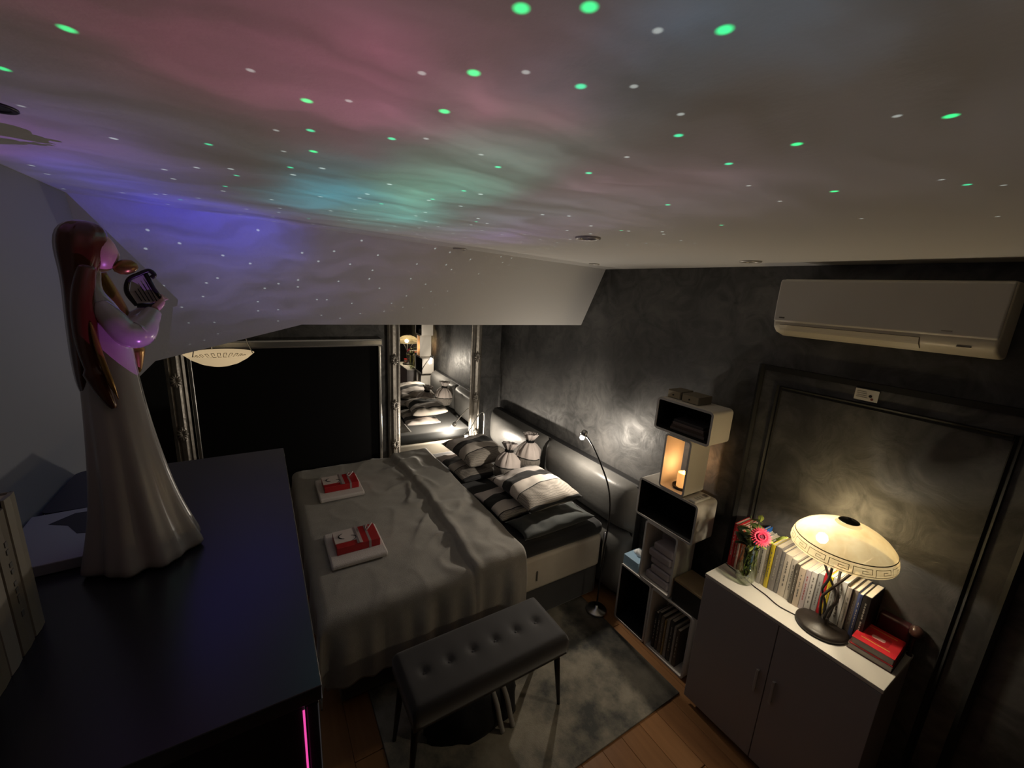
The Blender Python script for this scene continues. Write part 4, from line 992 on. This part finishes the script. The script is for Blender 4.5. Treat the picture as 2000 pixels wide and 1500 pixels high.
# ------------------------------------------------------------------ mirrors in baroque frames
MIR = mat('mirror_glass', (.88, .88, .86), .015, metal=1)
def baroque_mirror(label, y0, y1, z0, z1, fw, rz, group):
    t = thing('wall_mirror', label, 'mirror', (XW-.035, (y0+y1)/2, z0), rz, group); h = z1-z0; hy = (y1-y0)/2
    obj('glass', box(.0, .004, -hy+fw*.8, hy-fw*.8, fw*.8, h-fw*.8), MIR, t)
    obj('backing', box(.004, .012, -hy+.01, hy-.01, .01, h-.01), BLACK, t)
    pr = [(0, .010), (0, -.012), (.12, -.022), (.22, -.014), (.38, -.030), (.60, -.026), (.72, -.010), (.82, -.014), (.92, -.006), (1.0, -.004), (1.0, .004)]
    for s_ in (-1, 1):
        obj('frame_bar', prism(BM(), [(x, s_*(hy-q*fw)) for q, x in pr], 'z', 0, h), SILVER, t)
        e = [(x, (h if s_ > 0 else 0)-s_*q*fw) for q, x in pr]
        bm = BM(); A_ = [bm.verts.new((p[0], -hy, p[1])) for p in e]; B_ = [bm.verts.new((p[0], hy, p[1])) for p in e]
        for i in range(len(e)): bm.faces.new((A_[i], A_[(i+1) % len(e)], B_[(i+1) % len(e)], B_[i]))
        bm.faces.new(A_[::-1]); bm.faces.new(B_)
        obj('frame_bar', bm, SILVER, t)
        src = None
        for zc in [h*.06, h*.30, h*.5, h*.72, h*.94]:
            if src is None:
                ob = BM(); c0 = (-.03, s_*(hy-fw*.5), 0)
                for k in range(7):
                    a = (k-3)*.5; tube(ob, spline([c0, (c0[0]-.012, c0[1]+.018*math.sin(a), .03*math.cos(a)), (c0[0]-.006, c0[1]+.036*math.sin(a), .055*math.cos(a)*(1 if k % 2 else .75))], 4), [.006, .008, .009, .009, .008, .007, .006, .004, .002], 7)
                    tube(ob, spline([c0, (c0[0]-.012, c0[1]+.018*math.sin(a), -.03*math.cos(a)), (c0[0]-.006, c0[1]+.036*math.sin(a), -.055*math.cos(a))], 4), [.006, .008, .009, .009, .008, .007, .006, .004, .002], 7)
                src = obj('ornament', ob, SILVER, t, smooth=True); src.location = (0, 0, zc)
            else: share('ornament', src, t, (0, 0, zc))
    return t
baroque_mirror('tall mirror in aged silver baroque frame reflecting the pillows', -1.925, -.975, .06, 2.02, .115, math.radians(-1.5), 'baroque mirrors beside the window')
baroque_mirror('dark mirror in baroque frame left of the black blind', .485, 1.30, .06, 1.90, .115, 0, 'baroque mirrors beside the window')

# ------------------------------------------------------------------ roller blind
rbld = thing('roller_blind', 'black blackout roller blind with silver cassette and rails over the window', 'blind', (XW-.02, -.222, .20))
RAIL = mat('rail_silver', (.62, .62, .60), .25, metal=.9)
obj('fabric', box(-.002, .001, -.665, .665, .02, 1.42), mat('blackout_fabric', (.004, .004, .0045), .85, spec=.15), rbld)
obj('cassette', prism(BM(), rrect(-.045, .016, 1.40, 1.465, .015), 'y', -.695, .695), RAIL, rbld, smooth=False)
for s_ in (-1, 1):
    obj('cassette_end', prism(BM(), rrect(-.048, .018, 1.397, 1.468, .016), 'y', s_*.695-(.004 if s_ < 0 else 0), s_*.695+(0 if s_ < 0 else .004)), mat('grey_cap', (.35, .35, .35), .5), rbld)
    rb_ = BM(); y0 = s_*.667; bx(rb_, -.022, .014, min(y0, y0+s_*.026), max(y0, y0+s_*.026), 0, 1.40)
    obj('side_rail', rb_, RAIL, rbld, bevel=.005)
obj('bottom_bar', box(-.012, .006, -.665, .665, 0, .02), RAIL, rbld, bevel=.004)

# ------------------------------------------------------------------ bowl lamp in the recess behind the slope
bw = thing('bowl_lamp', 'cream glass bowl lamp hanging in the recess before the black blind', 'lamp', (3.18, .232, 1.60))
bp = [(.002, -.030), (.05, -.026), (.10, -.010), (.15, .020), (.185, .052), (.188, .054), (.184, .055), (.148, .026), (.098, -.004), (.048, -.020), (.002, -.024)]
BOWLM = mat('lit_bowl_glass', (.62, .50, .32), .35, noise_amt=.12, noise_scale=25, emit=(1, .74, .42), estr=.42)
o = obj('bowl', lathe(BM(), bp, 56, cap=False), BOWLM, bw, smooth=True)
kb2 = BM()
for c in range(26):
    a0 = 2*PI*c/26
    for (s0, r0), (s1, r1) in (((0, .115), (.16, .115)), ((.16, .115), (.16, .150)), ((.05, .150), (.16, .150)), ((.05, .130), (.05, .150))):
        for sgn in (1,):
            p = [(r*math.cos(a0+s), r*math.sin(a0+s), -.0+.0) for s, r in ((s0, r0), (s1, r1))]
            zz = lambda r: -.004+.030*(r-.098)/.05+.0025
            tube(kb2, [(p[0][0], p[0][1], zz(r0)), (p[1][0], p[1][1], zz(r1))], .0016, 4)
obj('pattern', kb2, MATS['olive_line'], o)
for k in range(3):
    a = 2*PI*k/3+.3
    obj('suspension', tube(BM(), [(.184*math.cos(a), .184*math.sin(a), .053), (.03*math.cos(a), .03*math.sin(a), .55)], .003, 6), CHROME, bw)
obj('canopy', lathe(BM(), [(.03, .54), (.06, .70), (.06, CE-1.601)], 24), WHITE, bw, smooth=True)

# ------------------------------------------------------------------ ceiling spots
def ceiling_spot(label, x, y, r=.042, dark=False):
    t = thing('ceiling_spot', label, 'spotlight', (x, y, CE), 0, 'recessed spots in the ceiling')
    obj('ring', lathe(BM(), [(r, 0), (r*1.02, -.002 if dark else -.003), (r*.95, -.003 if dark else -.007), (r*.78, -.003 if dark else -.006), (r*.70, -.002), (r*.70, 0)], 36, cap=False), BLACKM if dark else mat('spot_ring', (.60, .58, .55), .35, metal=.3), t, smooth=True)
    obj('lens', lathe(BM(), [(r*.70, -.0015), (r*.45, -.001), (r*.02, -.0005)], 28, cap=False), BLACKM if dark else mat('spot_glass', (.16, .155, .15), .12), t, smooth=True)
ceiling_spot('round recessed ceiling spot with bright ring, nearest the middle of the ceiling', 1.10, -.955, .042)
ceiling_spot('small recessed ceiling spot at the crease over the bed middle', 1.93, -.862, .036)
ceiling_spot('small recessed ceiling spot at the crease near the dark wall', 1.965, -1.775, .032)
ceiling_spot('recessed ceiling spot left of the air conditioner', 1.075, -1.895, .045)
ceiling_spot('dark ceiling disc at the picture edge over the dresser', .815, .262, .024, True)  # flat black disc against the ceiling
